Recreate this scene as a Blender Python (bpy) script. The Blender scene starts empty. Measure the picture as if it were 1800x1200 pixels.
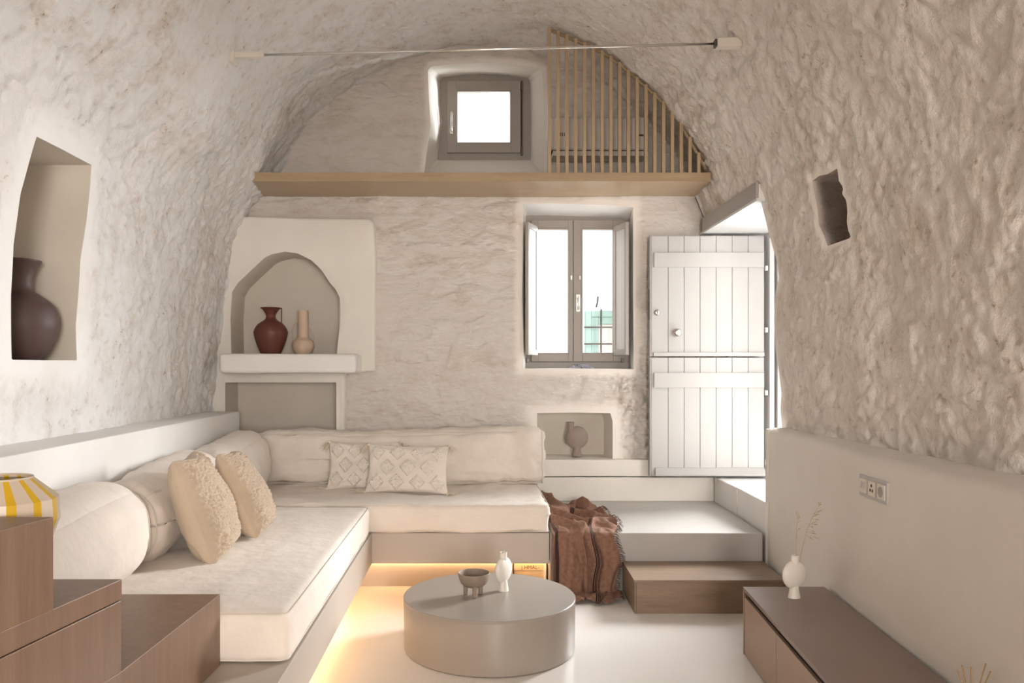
import bpy, bmesh, math, random
import numpy as np
from mathutils import Vector, Matrix

# ------------------------------------------------------------------ camera, world, light, exposure
scn = bpy.context.scene
COL = scn.collection
F, CX, CY, EYE = 1370.0, 830.0, 655.0, 1.5
cam_d = bpy.data.cameras.new('camera')
cam = bpy.data.objects.new('camera', cam_d)
COL.objects.link(cam)
cam.location = (0, 0, EYE)
cam.rotation_euler = (math.pi / 2, 0, 0)
cam_d.sensor_width = 36
cam_d.lens = F / 1800 * 36
cam_d.shift_x = (900 - CX) / 1800
cam_d.shift_y = (CY - 600) / 1800
cam_d.clip_start = 0.05
scn.camera = cam

world = bpy.data.worlds.new('world')
scn.world = world
world.use_nodes = True
bg = world.node_tree.nodes['Background']
bg.inputs['Color'].default_value = (1.0, 0.985, 0.965, 1)
bg.inputs['Strength'].default_value = 0.75


def area(name, loc, rot, sx, sy, power, col):
    l = bpy.data.lights.new(name, 'AREA')
    l.shape = 'RECTANGLE'
    l.size = sx
    l.size_y = sy
    l.energy = power
    l.color = col
    o = bpy.data.objects.new(name, l)
    o.location = loc
    o.rotation_euler = rot
    COL.objects.link(o)
    return o


# daylight through the open door (right), the small upper window, plus fill added from behind the camera
dl_ = area('door_daylight', (5.0, 8.5, 2.9), (0, 0, 0), 3.0, 2.6, 1050, (0.98, 0.99, 1.0))
dl_.rotation_euler = (Vector((0.2, 4.3, 0.9)) - dl_.location).to_track_quat('-Z', 'Y').to_euler()
area('upper_window_daylight', (0.1, 8.6, 4.3), (math.radians(-80), 0, 0), 1.5, 1.3, 15, (0.95, 0.975, 1.0))
area('lower_window_daylight', (0.95, 8.9, 4.0), (math.radians(-62), 0, 0), 1.6, 1.3, 50, (0.95, 0.975, 1.0))
area('rear_fill_light', (1.0, -3.95, 2.0), (math.pi / 2, 0, 0), 1.3, 1.9, 205, (1.0, 0.95, 0.895))  # unseen fill added to brighten the end wall

scn.view_settings.view_transform = 'Standard'
scn.view_settings.look = 'None'
scn.view_settings.gamma = 1
scn.view_settings.use_curve_mapping = False
scn.view_settings.exposure = 0.92

PI = math.pi
rnd = random.Random(7)
nrs = np.random.RandomState(11)


def PX(x, D): return (x - CX) * D / F
def PZ(y, D): return EYE - (y - CY) * D / F


# ------------------------------------------------------------------ numeric noise
def _hash(ix, iy, iz, k=0):
    h = (ix.astype(np.int64) * 374761393 + iy.astype(np.int64) * 668265263 + iz.astype(np.int64) * 2147483647 + k * 144269) & 0xffffffff
    h = ((h ^ (h >> 13)) * 1274126177) & 0xffffffff
    h = ((h ^ (h >> 16)) * 2246822519) & 0xffffffff
    return ((h ^ (h >> 15)) & 0xffffff) / float(0xffffff)


def vnoise(P, k=0):
    i = np.floor(P).astype(np.int64)
    f = P - i
    f = f * f * f * (f * (f * 6 - 15) + 10)
    r = 0
    for dx in (0, 1):
        wx = f[:, 0] if dx else 1 - f[:, 0]
        for dy in (0, 1):
            wy = f[:, 1] if dy else 1 - f[:, 1]
            for dz in (0, 1):
                wz = f[:, 2] if dz else 1 - f[:, 2]
                r = r + wx * wy * wz * _hash(i[:, 0] + dx, i[:, 1] + dy, i[:, 2] + dz, k)
    return r * 2 - 1


def fbm(P, o=4, k=0, g=0.5):
    r, a, s = 0, 1.0, 1.0
    for j in range(o):
        r = r + a * vnoise(P * s + 17.3 * j, k + j)
        a *= g
        s *= 2.03
    return r


def worley(P, k=0):
    i = np.floor(P).astype(np.int64)
    f1 = np.full(len(P), 9.0)
    f2 = np.full(len(P), 9.0)
    idv = np.zeros(len(P))
    for dx in (-1, 0, 1):
        for dy in (-1, 0, 1):
            for dz in (-1, 0, 1):
                a, b, c = i[:, 0] + dx, i[:, 1] + dy, i[:, 2] + dz
                q = np.stack([a + _hash(a, b, c, k), b + _hash(a, b, c, k + 5), c + _hash(a, b, c, k + 9)], 1)
                d = np.sqrt(((q - P) ** 2).sum(1))
                n = d < f1
                f2 = np.where(n, f1, np.minimum(f2, d))
                idv = np.where(n, _hash(a, b, c, k + 21), idv)
                f1 = np.where(n, d, f1)
    return f1, f2, idv


# ------------------------------------------------------------------ materials
def newmat(name):
    m = bpy.data.materials.new(name)
    m.use_nodes = True
    nt = m.node_tree
    return m, nt, nt.nodes['Principled BSDF']


def lnk(nt, a, b): nt.links.new(a, b)


def ramp(nt, fac, stops):
    r = nt.nodes.new('ShaderNodeValToRGB')
    els = r.color_ramp.elements
    while len(els) < len(stops): els.new(0.5)
    for e, (p, c) in zip(els, stops):
        e.position = p
        e.color = (*c, 1) if len(c) == 3 else c
    if fac is not None: lnk(nt, fac, r.inputs[0])
    return r


def tex(nt, kind, scale, coord='Object', vscale=None, detail=5, rough=0.55, **kw):
    tc = nt.nodes.new('ShaderNodeTexCoord')
    t = nt.nodes.new(kind)
    t.inputs['Scale'].default_value = scale
    src = tc.outputs[coord]
    if vscale:
        mp = nt.nodes.new('ShaderNodeMapping')
        mp.inputs['Scale'].default_value = vscale
        lnk(nt, src, mp.inputs[0])
        src = mp.outputs[0]
    lnk(nt, src, t.inputs['Vector'])
    if kind == 'ShaderNodeTexNoise':
        t.inputs['Detail'].default_value = detail
        t.inputs['Roughness'].default_value = rough
    return t


def math_n(nt, op, a, b=None, clamp=False):
    n = nt.nodes.new('ShaderNodeMath')
    n.operation = op
    n.use_clamp = clamp
    for s, v in zip(n.inputs, (a, b)):
        if v is None: continue
        if isinstance(v, (int, float)): s.default_value = v
        else: lnk(nt, v, s)
    return n.outputs[0]


def mix_c(nt, fac, a, b, blend='MIX'):
    n = nt.nodes.new('ShaderNodeMix')
    n.data_type = 'RGBA'
    n.blend_type = blend
    for s, v in ((n.inputs[0], fac), (n.inputs[6], a), (n.inputs[7], b)):
        if isinstance(v, (int, float)): s.default_value = v
        elif isinstance(v, tuple): s.default_value = (*v, 1)
        else: lnk(nt, v, s)
    return n.outputs[2]


def bump(nt, bs, h, strength=0.3, dist=0.01, prev=None):
    b = nt.nodes.new('ShaderNodeBump')
    b.inputs['Distance'].default_value = dist
    if isinstance(strength, (int, float)): b.inputs['Strength'].default_value = strength
    else: lnk(nt, strength, b.inputs['Strength'])
    lnk(nt, h, b.inputs['Height'])
    if prev is not None: lnk(nt, prev, b.inputs['Normal'])
    if bs is not None: lnk(nt, b.outputs[0], bs.inputs['Normal'])
    return b.outputs[0]


def plain(name, col, rough=0.6, metal=0.0, var=0.06, nscale=6, bumps=0.0, bscale=60, vs=None, coat=0):
    m, nt, bs = newmat(name)
    n = tex(nt, 'ShaderNodeTexNoise', nscale, vscale=vs)
    lo = tuple(c * (1 - var) for c in col)
    hi = tuple(min(1, c * (1 + var)) for c in col)
    r = ramp(nt, n.outputs['Fac'], [(0.3, lo), (0.7, hi)])
    lnk(nt, r.outputs[0], bs.inputs['Base Color'])
    bs.inputs['Roughness'].default_value = rough
    bs.inputs['Metallic'].default_value = metal
    if bumps:
        b = tex(nt, 'ShaderNodeTexNoise', bscale, detail=3)
        bump(nt, bs, b.outputs['Fac'], bumps, 0.004)
    return m


def stone_mat(name, white, tan, rose, tanamt=0.5, bumpk=1.0, pits=0.5, stretch=(1, 1, 1), side=None):
    """limewashed rubble: colour varies in patches, pits are browner, shade is painted into crevices (attribute 'crev'), rough except where 'fade' is 0"""
    m, nt, bs = newmat(name)
    at = nt.nodes.new('ShaderNodeAttribute'); at.attribute_name = 'fade'
    cr = nt.nodes.new('ShaderNodeAttribute'); cr.attribute_name = 'crev'
    fade = at.outputs['Fac']
    n1 = tex(nt, 'ShaderNodeTexNoise', 1.7, vscale=stretch, detail=6, rough=0.62)
    n2 = tex(nt, 'ShaderNodeTexNoise', 7.0, vscale=stretch, detail=8, rough=0.7)
    n3 = tex(nt, 'ShaderNodeTexNoise', 32.0, vscale=stretch, detail=6, rough=0.7)
    v = tex(nt, 'ShaderNodeTexVoronoi', 26.0, vscale=stretch)
    f1 = ramp(nt, n2.outputs['Fac'], [(0.45, (0, 0, 0)), (0.68, (1, 1, 1))]).outputs[0]
    f2 = ramp(nt, n1.outputs['Fac'], [(0.42, (0, 0, 0)), (0.66, (1, 1, 1))]).outputs[0]
    a = math_n(nt, 'MULTIPLY', f1, f2)
    a = math_n(nt, 'ADD', a, math_n(nt, 'MULTIPLY', f1, 0.25))
    if side:
        tco = nt.nodes.new('ShaderNodeTexCoord'); sx = nt.nodes.new('ShaderNodeSeparateXYZ'); lnk(nt, tco.outputs['Object'], sx.inputs[0])
        mr = nt.nodes.new('ShaderNodeMapRange'); mr.inputs[1].default_value = -1.6; mr.inputs[2].default_value = 1.9
        mr.inputs[3].default_value = tanamt; mr.inputs[4].default_value = side[1]
        lnk(nt, sx.outputs[0], mr.inputs[0])
        m2 = nt.nodes.new('ShaderNodeMapRange'); m2.inputs[1].default_value = -1.6; m2.inputs[2].default_value = 1.9
        lnk(nt, sx.outputs[0], m2.inputs[0])
        white = mix_c(nt, m2.outputs[0], white, side[0])
        tanamt = mr.outputs[0]
    a = math_n(nt, 'MULTIPLY', a, tanamt)
    a = math_n(nt, 'MULTIPLY', a, fade, True)
    c = mix_c(nt, a, white, tan)
    rs = math_n(nt, 'MULTIPLY', ramp(nt, n1.outputs['Color'], [(0.5, (0, 0, 0)), (0.7, (1, 1, 1))]).outputs[0], 0.4)
    c = mix_c(nt, rs, c, rose)
    p = math_n(nt, 'MULTIPLY', ramp(nt, n3.outputs['Fac'], [(0.56, (0, 0, 0)), (0.68, (1, 1, 1))]).outputs[0],
               ramp(nt, n2.outputs['Fac'], [(0.53, (0, 0, 0)), (0.64, (1, 1, 1))]).outputs[0])
    p = math_n(nt, 'MULTIPLY', p, fade)
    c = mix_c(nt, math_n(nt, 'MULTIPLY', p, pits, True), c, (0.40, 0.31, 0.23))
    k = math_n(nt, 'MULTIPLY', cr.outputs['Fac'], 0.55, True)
    c = mix_c(nt, k, c, (0.50, 0.40, 0.31))  # crevice colour darkened to deepen their shade
    lnk(nt, c, bs.inputs['Base Color'])
    bs.inputs['Roughness'].default_value = 0.92
    bs.inputs['Specular IOR Level'].default_value = 0.15
    st = math_n(nt, 'MULTIPLY', fade, 0.65 * bumpk)
    st = math_n(nt, 'ADD', st, 0.05)
    h = math_n(nt, 'ADD', n3.outputs['Fac'], math_n(nt, 'MULTIPLY', v.outputs['Distance'], 0.35))
    b1 = bump(nt, None, n2.outputs['Fac'], st, 0.05)
    bump(nt, bs, h, st, 0.016, b1)
    return m


def wood_mat(name, dark, light, rough=0.45, axis=(1, 1, 12), bumpk=0.08, scale=3):
    m, nt, bs = newmat(name)
    n = tex(nt, 'ShaderNodeTexNoise', scale, vscale=axis, detail=8, rough=0.65)
    n2 = tex(nt, 'ShaderNodeTexNoise', scale * 9, vscale=axis, detail=4, rough=0.6)
    f = math_n(nt, 'ADD', math_n(nt, 'MULTIPLY', n.outputs['Fac'], 0.7), math_n(nt, 'MULTIPLY', n2.outputs['Fac'], 0.3))
    r = ramp(nt, f, [(0.35, dark), (0.65, light)])
    lnk(nt, r.outputs[0], bs.inputs['Base Color'])
    bs.inputs['Roughness'].default_value = rough
    bump(nt, bs, f, bumpk, 0.004)
    return m


def fabric_mat(name, col, weave=420, bumpk=0.25, var=0.05, wr=0.7, bdist=0.002):
    m, nt, bs = newmat(name)
    n = tex(nt, 'ShaderNodeTexNoise', 5, detail=6)
    r = ramp(nt, n.outputs['Fac'], [(0.3, tuple(c * (1 - var) for c in col)), (0.7, tuple(min(1, c * (1 + var)) for c in col))])
    lnk(nt, r.outputs[0], bs.inputs['Base Color'])
    bs.inputs['Roughness'].default_value = 0.9
    bs.inputs['Specular IOR Level'].default_value = 0.15
    bs.inputs['Sheen Weight'].default_value = 0.15
    w = tex(nt, 'ShaderNodeTexNoise', weave, detail=2)
    wr_n = tex(nt, 'ShaderNodeTexNoise', 7, vscale=(1, 1, 1), detail=3)
    b1 = bump(nt, None, wr_n.outputs['Fac'], wr, 0.02)
    bump(nt, bs, w.outputs['Fac'], bumpk, bdist, b1)
    return m


M = {}
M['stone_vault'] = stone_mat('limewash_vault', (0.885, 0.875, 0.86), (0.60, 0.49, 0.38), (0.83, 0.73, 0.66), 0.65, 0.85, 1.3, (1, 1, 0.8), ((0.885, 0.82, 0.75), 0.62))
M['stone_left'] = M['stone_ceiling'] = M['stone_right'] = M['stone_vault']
M['stone_back'] = stone_mat('limewash_back', (0.885, 0.825, 0.76), (0.64, 0.52, 0.41), (0.80, 0.69, 0.61), 0.6, 1.1, 0.45, (0.6, 1, 1.5))
M['plaster'] = plain('smooth_plaster', (0.80, 0.755, 0.69), 0.85, var=0.03, nscale=3, bumps=0.15, bscale=9)
M['plaster_white'] = plain('smooth_white_plaster', (0.83, 0.81, 0.785), 0.8, var=0.03, nscale=3, bumps=0.12, bscale=9)
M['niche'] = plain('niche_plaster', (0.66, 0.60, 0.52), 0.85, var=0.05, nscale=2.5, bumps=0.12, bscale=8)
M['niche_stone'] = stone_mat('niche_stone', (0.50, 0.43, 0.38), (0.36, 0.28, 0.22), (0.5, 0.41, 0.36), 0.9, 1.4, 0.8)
M['floor'] = plain('microcement_floor', (0.80, 0.765, 0.72), 0.32, var=0.025, nscale=1.6, bumps=0.03, bscale=12)
M['base'] = plain('taupe_base', (0.50, 0.44, 0.38), 0.55, var=0.03, nscale=2)
M['concrete'] = plain('grey_microcement', (0.46, 0.435, 0.405), 0.42, var=0.06, nscale=3, bumps=0.05, bscale=14)
M['table'] = plain('taupe_lacquer', (0.31, 0.27, 0.23), 0.33, var=0.015, nscale=2)
M['canvas'] = fabric_mat('cream_canvas', (0.82, 0.745, 0.665))
M['seam'] = fabric_mat('seam_canvas', (0.72, 0.65, 0.57), wr=0)
M['knit'] = fabric_mat('knit_wool', (0.53, 0.425, 0.32), 260, 0.6, 0.08)
M['knit_back'] = fabric_mat('knit_back_cotton', (0.56, 0.445, 0.33), 420, 0.2, 0.03)
M['tuft'] = fabric_mat('tuft_wool', (0.93, 0.86, 0.77), 95, 0.6, 0.05, 0.0, 0.012)
M['tassel'] = fabric_mat('tassel_wool', (0.78, 0.68, 0.55), 300, 0.5, 0.05, 0.1)
M['frame'] = plain('taupe_frame_paint', (0.335, 0.295, 0.26), 0.45, var=0.02)
M['frame_light'] = plain('light_shutter_paint', (0.62, 0.60, 0.58), 0.4, var=0.02)
M['stile_paint'] = plain('shutter_stile_paint', (0.42, 0.385, 0.35), 0.45, var=0.02)
M['door'] = plain('white_door_paint', (0.51, 0.495, 0.475), 0.42, var=0.012)
M['grey_paint'] = plain('grey_lintel_paint', (0.40, 0.375, 0.35), 0.5, var=0.02)
M['lintel'] = wood_mat('whitewashed_board', (0.66, 0.66, 0.66), (0.76, 0.76, 0.75), 0.5, (12, 1, 1), 0.1)
M['oak'] = wood_mat('golden_oak', (0.38, 0.27, 0.155), (0.47, 0.345, 0.21), 0.33, (1, 10, 10))
M['slat'] = wood_mat('oak_slat', (0.42, 0.30, 0.17), (0.52, 0.385, 0.235), 0.5, (10, 10, 1))
M['step_wood'] = wood_mat('brown_oak_step', (0.19, 0.13, 0.085), (0.29, 0.20, 0.135), 0.4, (1, 9, 9))
M['stair_wood'] = wood_mat('stair_veneer', (0.19, 0.112, 0.068), (0.26, 0.158, 0.10), 0.4, (9, 9, 0.8))
M['console'] = plain('console_lacquer', (0.255, 0.185, 0.155), 0.4, var=0.03)
M['console_front'] = plain('console_front', (0.38, 0.27, 0.20), 0.45, var=0.03)
M['dark'] = plain('dark_gap', (0.05, 0.035, 0.03), 0.8)
M['steel'] = plain('brushed_steel', (0.55, 0.52, 0.5), 0.3, metal=1.0)
M['chrome'] = plain('bright_steel', (0.8, 0.78, 0.75), 0.18, metal=1.0)
M['dark_metal'] = plain('dark_metal', (0.12, 0.1, 0.09), 0.4, metal=0.8)
M['cream_plastic'] = plain('cream_plastic', (0.78, 0.72, 0.62), 0.4, var=0.02)
M['ac_plastic'] = plain('aircon_plastic', (0.62, 0.57, 0.52), 0.45, var=0.02)
M['red_clay'] = plain('oxblood_vase', (0.135, 0.04, 0.028), 0.5, var=0.1, nscale=20)
M['beige_clay'] = plain('beige_vase', (0.60, 0.45, 0.33), 0.5, var=0.04)
M['dark_clay'] = plain('dark_umber_vase', (0.085, 0.05, 0.045), 0.55, var=0.08)
M['grey_clay'] = plain('brown_grey_vase', (0.30, 0.235, 0.20), 0.7, var=0.05)
M['white_clay'] = plain('white_vase', (0.80, 0.75, 0.68), 0.45, var=0.03)
M['bowl_clay'] = plain('taupe_bowl', (0.27, 0.21, 0.16), 0.6, var=0.06, nscale=30)
M['straw'] = plain('dry_straw', (0.50, 0.36, 0.22), 0.8, var=0.2, nscale=30)
M['reed'] = plain('reed_stick', (0.42, 0.25, 0.11), 0.7, var=0.1, nscale=30)
M['teal'] = plain('teal_paint', (0.30, 0.44, 0.405), 0.5, var=0.06)
M['ext_wall'] = plain('exterior_white', (0.9, 0.9, 0.89), 0.9, var=0.01)
M['ext_ground'] = plain('exterior_paving', (0.75, 0.73, 0.70), 0.9, var=0.03)
M['terrace'] = plain('terrace_paving', (0.25, 0.24, 0.225), 0.9, var=0.04)
M['card'] = plain('crate_card', (0.62, 0.46, 0.28), 0.7, var=0.08, nscale=20)
M['ink'] = plain('printed_ink', (0.12, 0.07, 0.04), 0.8)
M['cloth_blue'] = fabric_mat('grey_blue_cloth', (0.42, 0.43, 0.50), 300, 0.3)
M['yellow'] = plain('yellow_glaze', (0.70, 0.43, 0.015), 0.35, var=0.08, nscale=12)
M['ivory'] = plain('ivory_glaze', (0.66, 0.55, 0.44), 0.35, var=0.05, nscale=12)

m, nt, bs = newmat('window_glass')
nt.nodes.remove(bs)
tr = nt.nodes.new('ShaderNodeBsdfTransparent'); tr.inputs[0].default_value = (0.97, 0.98, 0.98, 1)
gl = nt.nodes.new('ShaderNodeBsdfGlossy'); gl.inputs['Roughness'].default_value = 0.03
mx = nt.nodes.new('ShaderNodeMixShader'); mx.inputs[0].default_value = 0.06
lnk(nt, tr.outputs[0], mx.inputs[1]); lnk(nt, gl.outputs[0], mx.inputs[2])
lnk(nt, mx.outputs[0], nt.nodes['Material Output'].inputs[0])
M['glass'] = m

m, nt, bs = newmat('led_glow')
bs.inputs['Base Color'].default_value = (1, 0.8, 0.5, 1)
bs.inputs['Emission Color'].default_value = (1.0, 0.60, 0.28, 1)
bs.inputs['Emission Strength'].default_value = 9.5
M['led'] = m

# striped throw: stripes run along the cloth (UV u across)
m, nt, bs = newmat('striped_throw')
uv = nt.nodes.new('ShaderNodeUVMap')
sp = nt.nodes.new('ShaderNodeSeparateXYZ'); lnk(nt, uv.outputs[0], sp.inputs[0])
acc = None
for c0 in (0.075, 0.64):
    for k in (-1, 0, 1):
        d = math_n(nt, 'ABSOLUTE', math_n(nt, 'SUBTRACT', sp.outputs[0], c0 + k * 0.0185))
        s = math_n(nt, 'LESS_THAN', d, 0.0066)
        acc = s if acc is None else math_n(nt, 'MAXIMUM', acc, s)
n = tex(nt, 'ShaderNodeTexNoise', 40, detail=6)
r = ramp(nt, n.outputs['Fac'], [(0.3, (0.20, 0.105, 0.07)), (0.7, (0.30, 0.17, 0.118))])
lnk(nt, mix_c(nt, acc, r.outputs[0], (0.028, 0.018, 0.018)), bs.inputs['Base Color'])
bs.inputs['Roughness'].default_value = 0.9
bs.inputs['Sheen Weight'].default_value = 0.05
bs.inputs['Specular IOR Level'].default_value = 0.1
w = tex(nt, 'ShaderNodeTexNoise', 350, detail=2)
bump(nt, bs, w.outputs['Fac'], 0.35, 0.002)
M['throw'] = m
M['fringe'] = plain('throw_fringe', (0.10, 0.055, 0.035), 0.9)


# ------------------------------------------------------------------ object helpers
def tag(o, label=None, cat=None, group=None, kind=None):
    if label: o['label'] = label
    if cat: o['category'] = cat
    if group: o['group'] = group
    if kind: o['kind'] = kind
    return o


def empty(name, loc=(0, 0, 0), rot=(0, 0, 0)):
    o = bpy.data.objects.new(name, None)
    o.empty_display_size = 0.05
    o.location = loc
    o.rotation_euler = rot
    COL.objects.link(o)
    return o


def thing(name, label, cat, loc=(0, 0, 0), rot=(0, 0, 0), group=None, kind=None):
    return tag(empty(name, loc, rot), label, cat, group, kind)


WORLD = {}


def origin_of(o):
    p = Vector((0, 0, 0))
    while o is not None:
        p += o.location
        o = o.parent
    return p


def add_mesh(name, me, mats, parent=None, local=False, label=None):
    """verts are in world space unless local; parents built in world space are not rotated"""
    if not isinstance(mats, (list, tuple)): mats = [mats]
    for mt in mats: me.materials.append(mt)
    o = bpy.data.objects.new(name, me)
    COL.objects.link(o)
    if parent is not None:
        o.parent = parent
        if not local: me.transform(Matrix.Translation(-origin_of(parent)))
    if label: o['label'] = label
    return o


def mesh_of(verts, faces, smooth=True):
    me = bpy.data.meshes.new('mesh')
    me.from_pydata([tuple(map(float, v)) for v in verts], [], [tuple(map(int, f)) for f in faces])
    if smooth: me.polygons.foreach_set('use_smooth', [True] * len(me.polygons))
    me.update()
    return me


def bm_mesh(bm, smooth=False):
    bmesh.ops.recalc_face_normals(bm, faces=bm.faces)
    me = bpy.data.meshes.new('mesh')
    bm.to_mesh(me)
    bm.free()
    if smooth: me.polygons.foreach_set('use_smooth', [True] * len(me.polygons))
    return me


def box_mesh(x0, x1, y0, y1, z0, z1, bev=0.004, seg=2):
    bm = bmesh.new()
    v = [bm.verts.new(p) for p in ((x0, y0, z0), (x1, y0, z0), (x1, y1, z0), (x0, y1, z0), (x0, y0, z1), (x1, y0, z1), (x1, y1, z1), (x0, y1, z1))]
    for f in ((0, 3, 2, 1), (4, 5, 6, 7), (0, 1, 5, 4), (1, 2, 6, 5), (2, 3, 7, 6), (3, 0, 4, 7)): bm.faces.new([v[i] for i in f])
    if bev: bmesh.ops.bevel(bm, geom=bm.edges[:], offset=bev, segments=seg, affect='EDGES', profile=0.5)
    return bm_mesh(bm, False)


def box(name, x0, x1, y0, y1, z0, z1, mat, parent=None, bev=0.004, local=False, label=None, seg=2):
    return add_mesh(name, box_mesh(x0, x1, y0, y1, z0, z1, bev, seg), mat, parent, local, label)


def prism_mesh(poly, z0, z1, bev=0.004):
    """vertical prism over a plan polygon [(x, y), ...]"""
    bm = bmesh.new()
    lo = [bm.verts.new((x, y, z0)) for x, y in poly]
    hi = [bm.verts.new((x, y, z1)) for x, y in poly]
    n = len(poly)
    bm.faces.new(lo[::-1]); bm.faces.new(hi)
    for i in range(n): bm.faces.new((lo[i], lo[(i + 1) % n], hi[(i + 1) % n], hi[i]))
    bmesh.ops.recalc_face_normals(bm, faces=bm.faces)
    if bev: bmesh.ops.bevel(bm, geom=bm.edges[:], offset=bev, segments=2, affect='EDGES', profile=0.5)
    return bm_mesh(bm, False)


def prism(name, poly, z0, z1, mat, parent=None, bev=0.004, label=None):
    return add_mesh(name, prism_mesh(poly, z0, z1, bev), mat, parent, False, label)


def lathe_mesh(prof, seg=48, sx=1.0, sy=1.0, off=(0, 0, 0)):
    vs, fs = [], []
    n = len(prof)
    for k in range(seg):
        a = 2 * PI * k / seg
        for r, z in prof: vs.append((off[0] + r * math.cos(a) * sx, off[1] + r * math.sin(a) * sy, off[2] + z))
    for k in range(seg):
        k2 = (k + 1) % seg
        for i in range(n - 1): fs.append((k * n + i, k2 * n + i, k2 * n + i + 1, k * n + i + 1))
    me = mesh_of(vs, fs)
    return me


def spline(pts, n=40):
    """smooth a profile: Catmull-Rom through the points"""
    P = [pts[0]] + list(pts) + [pts[-1]]
    out = []
    m = len(pts) - 1
    for i in range(m):
        p0, p1, p2, p3 = [np.array(P[i + j], float) for j in range(4)]
        k = max(2, n // m)
        for j in range(k):
            t = j / k
            out.append(tuple(0.5 * ((2 * p1) + (-p0 + p2) * t + (2 * p0 - 5 * p1 + 4 * p2 - p3) * t * t + (-p0 + 3 * p1 - 3 * p2 + p3) * t ** 3)))
    out.append(tuple(pts[-1]))
    return out


def tube_mesh(pts, r, seg=8, closed=False, taper=None):
    P = [Vector(p) for p in pts]
    n = len(P)
    vs, fs = [], []
    up = Vector((0, 0, 1))
    last = None
    for i in range(n):
        if closed: t = (P[(i + 1) % n] - P[i - 1])
        else: t = P[min(i + 1, n - 1)] - P[max(i - 1, 0)]
        t.normalize()
        if last is None:
            u = up if abs(t.dot(up)) < 0.9 else Vector((1, 0, 0))
            a = t.cross(u).normalized()
        else:
            a = (last - t * last.dot(t)).normalized()
        last = a
        b = t.cross(a)
        rr = r * (taper(i / (n - 1)) if taper else 1)
        for k in range(seg):
            q = P[i] + a * (rr * math.cos(2 * PI * k / seg)) + b * (rr * math.sin(2 * PI * k / seg))
            vs.append(tuple(q))
    m = n if closed else n - 1
    for i in range(m):
        j = (i + 1) % n
        for k in range(seg):
            k2 = (k + 1) % seg
            fs.append((i * seg + k, i * seg + k2, j * seg + k2, j * seg + k))
    if not closed:
        fs.append(tuple(range(seg))[::-1])
        fs.append(tuple((n - 1) * seg + k for k in range(seg)))
    return mesh_of(vs, fs)


def join_meshes(mes):
    bm = bmesh.new()
    for me in mes: bm.from_mesh(me)
    me = bpy.data.meshes.new('mesh')
    bm.to_mesh(me)
    bm.free()
    return me


def get_v(me):
    a = np.empty(len(me.vertices) * 3)
    me.vertices.foreach_get('co', a)
    return a.reshape(-1, 3)


def set_v(me, a):
    me.vertices.foreach_set('co', np.ascontiguousarray(a, dtype=np.float64).ravel())
    me.update()


def get_n(me):
    a = np.empty(len(me.vertices) * 3)
    me.vertices.foreach_get('normal', a)
    return a.reshape(-1, 3)


def soft_box_mesh(hx, hy, hz, r, cuts=28, puff=(0.0, 0.0, 0.0), wr=0.004, seed=1, wscale=(5, 5, 5), sag=None):
    """a filled cushion: rounded box centred on 0, faces bulged, cloth slightly wrinkled"""
    bm = bmesh.new()
    bmesh.ops.create_cube(bm, size=2)
    bmesh.ops.subdivide_edges(bm, edges=bm.edges[:], cuts=cuts, use_grid_fill=True)
    me = bpy.data.meshes.new('mesh')
    bm.to_mesh(me)
    bm.free()
    p = get_v(me)
    q = np.sin(p * PI / 2)
    h = np.array([hx, hy, hz])
    w = q * h
    c = np.clip(w, -(h - r), h - r)
    d = w - c
    L = np.linalg.norm(d, axis=1, keepdims=True)
    v = c + d / np.maximum(L, 1e-9) * r
    for a in range(3):
        if puff[a]:
            o = [i for i in range(3) if i != a]
            b = (1 - q[:, o[0]] ** 2) ** 0.6 * (1 - q[:, o[1]] ** 2) ** 0.6
            v[:, a] += np.sign(q[:, a]) * np.abs(q[:, a]) ** 3 * b * puff[a]
    set_v(me, v)
    n = get_n(me)
    s = v * np.array(wscale) + seed * 3.7
    wn = fbm(s, 3, seed)
    ridge = 1 - np.abs(fbm(s * 1.7 + 9, 2, seed + 3))
    v = v + n * (wn * wr + (ridge ** 3 - 0.5) * wr * 0.9)[:, None]
    if sag is not None: v = sag(v)
    set_v(me, v)
    me.polygons.foreach_set('use_smooth', [True] * len(me.polygons))
    return me


def rrect_ring(a, b, r, n=8):
    """rounded rectangle half sizes a, b -> 2-D points"""
    out = []
    for cx, cy, s in ((a - r, b - r, 0), (-a + r, b - r, 1), (-a + r, -b + r, 2), (a - r, -b + r, 3)):
        for k in range(n + 1):
            t = (s + k / n) * PI / 2
            out.append((cx + r * math.cos(t), cy + r * math.sin(t)))
    return out


# ------------------------------------------------------------------ gridded surfaces with openings
def pt_in_poly(X, Y, poly):
    ins = np.zeros(X.shape, bool)
    n = len(poly)
    for i in range(n):
        x0, y0 = poly[i]
        x1, y1 = poly[(i + 1) % n]
        c = ((y0 > Y) != (y1 > Y))
        with np.errstate(divide='ignore', invalid='ignore'):
            t = (x1 - x0) * (Y - y0) / (y1 - y0 if y1 != y0 else 1e-9) + x0
        ins ^= c & (X < t)
    return ins


def poly_near(X, Y, poly):
    bd = np.full(X.shape, 1e9)
    bx = np.zeros(X.shape); by = np.zeros(X.shape)
    n = len(poly)
    for i in range(n):
        x0, y0 = poly[i]
        x1, y1 = poly[(i + 1) % n]
        dx, dy = x1 - x0, y1 - y0
        t = np.clip(((X - x0) * dx + (Y - y0) * dy) / (dx * dx + dy * dy + 1e-12), 0, 1)
        qx, qy = x0 + t * dx, y0 + t * dy
        d = np.hypot(X - qx, Y - qy)
        m = d < bd
        bd = np.where(m, d, bd); bx = np.where(m, qx, bx); by = np.where(m, qy, by)
    return bd, bx, by


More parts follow.
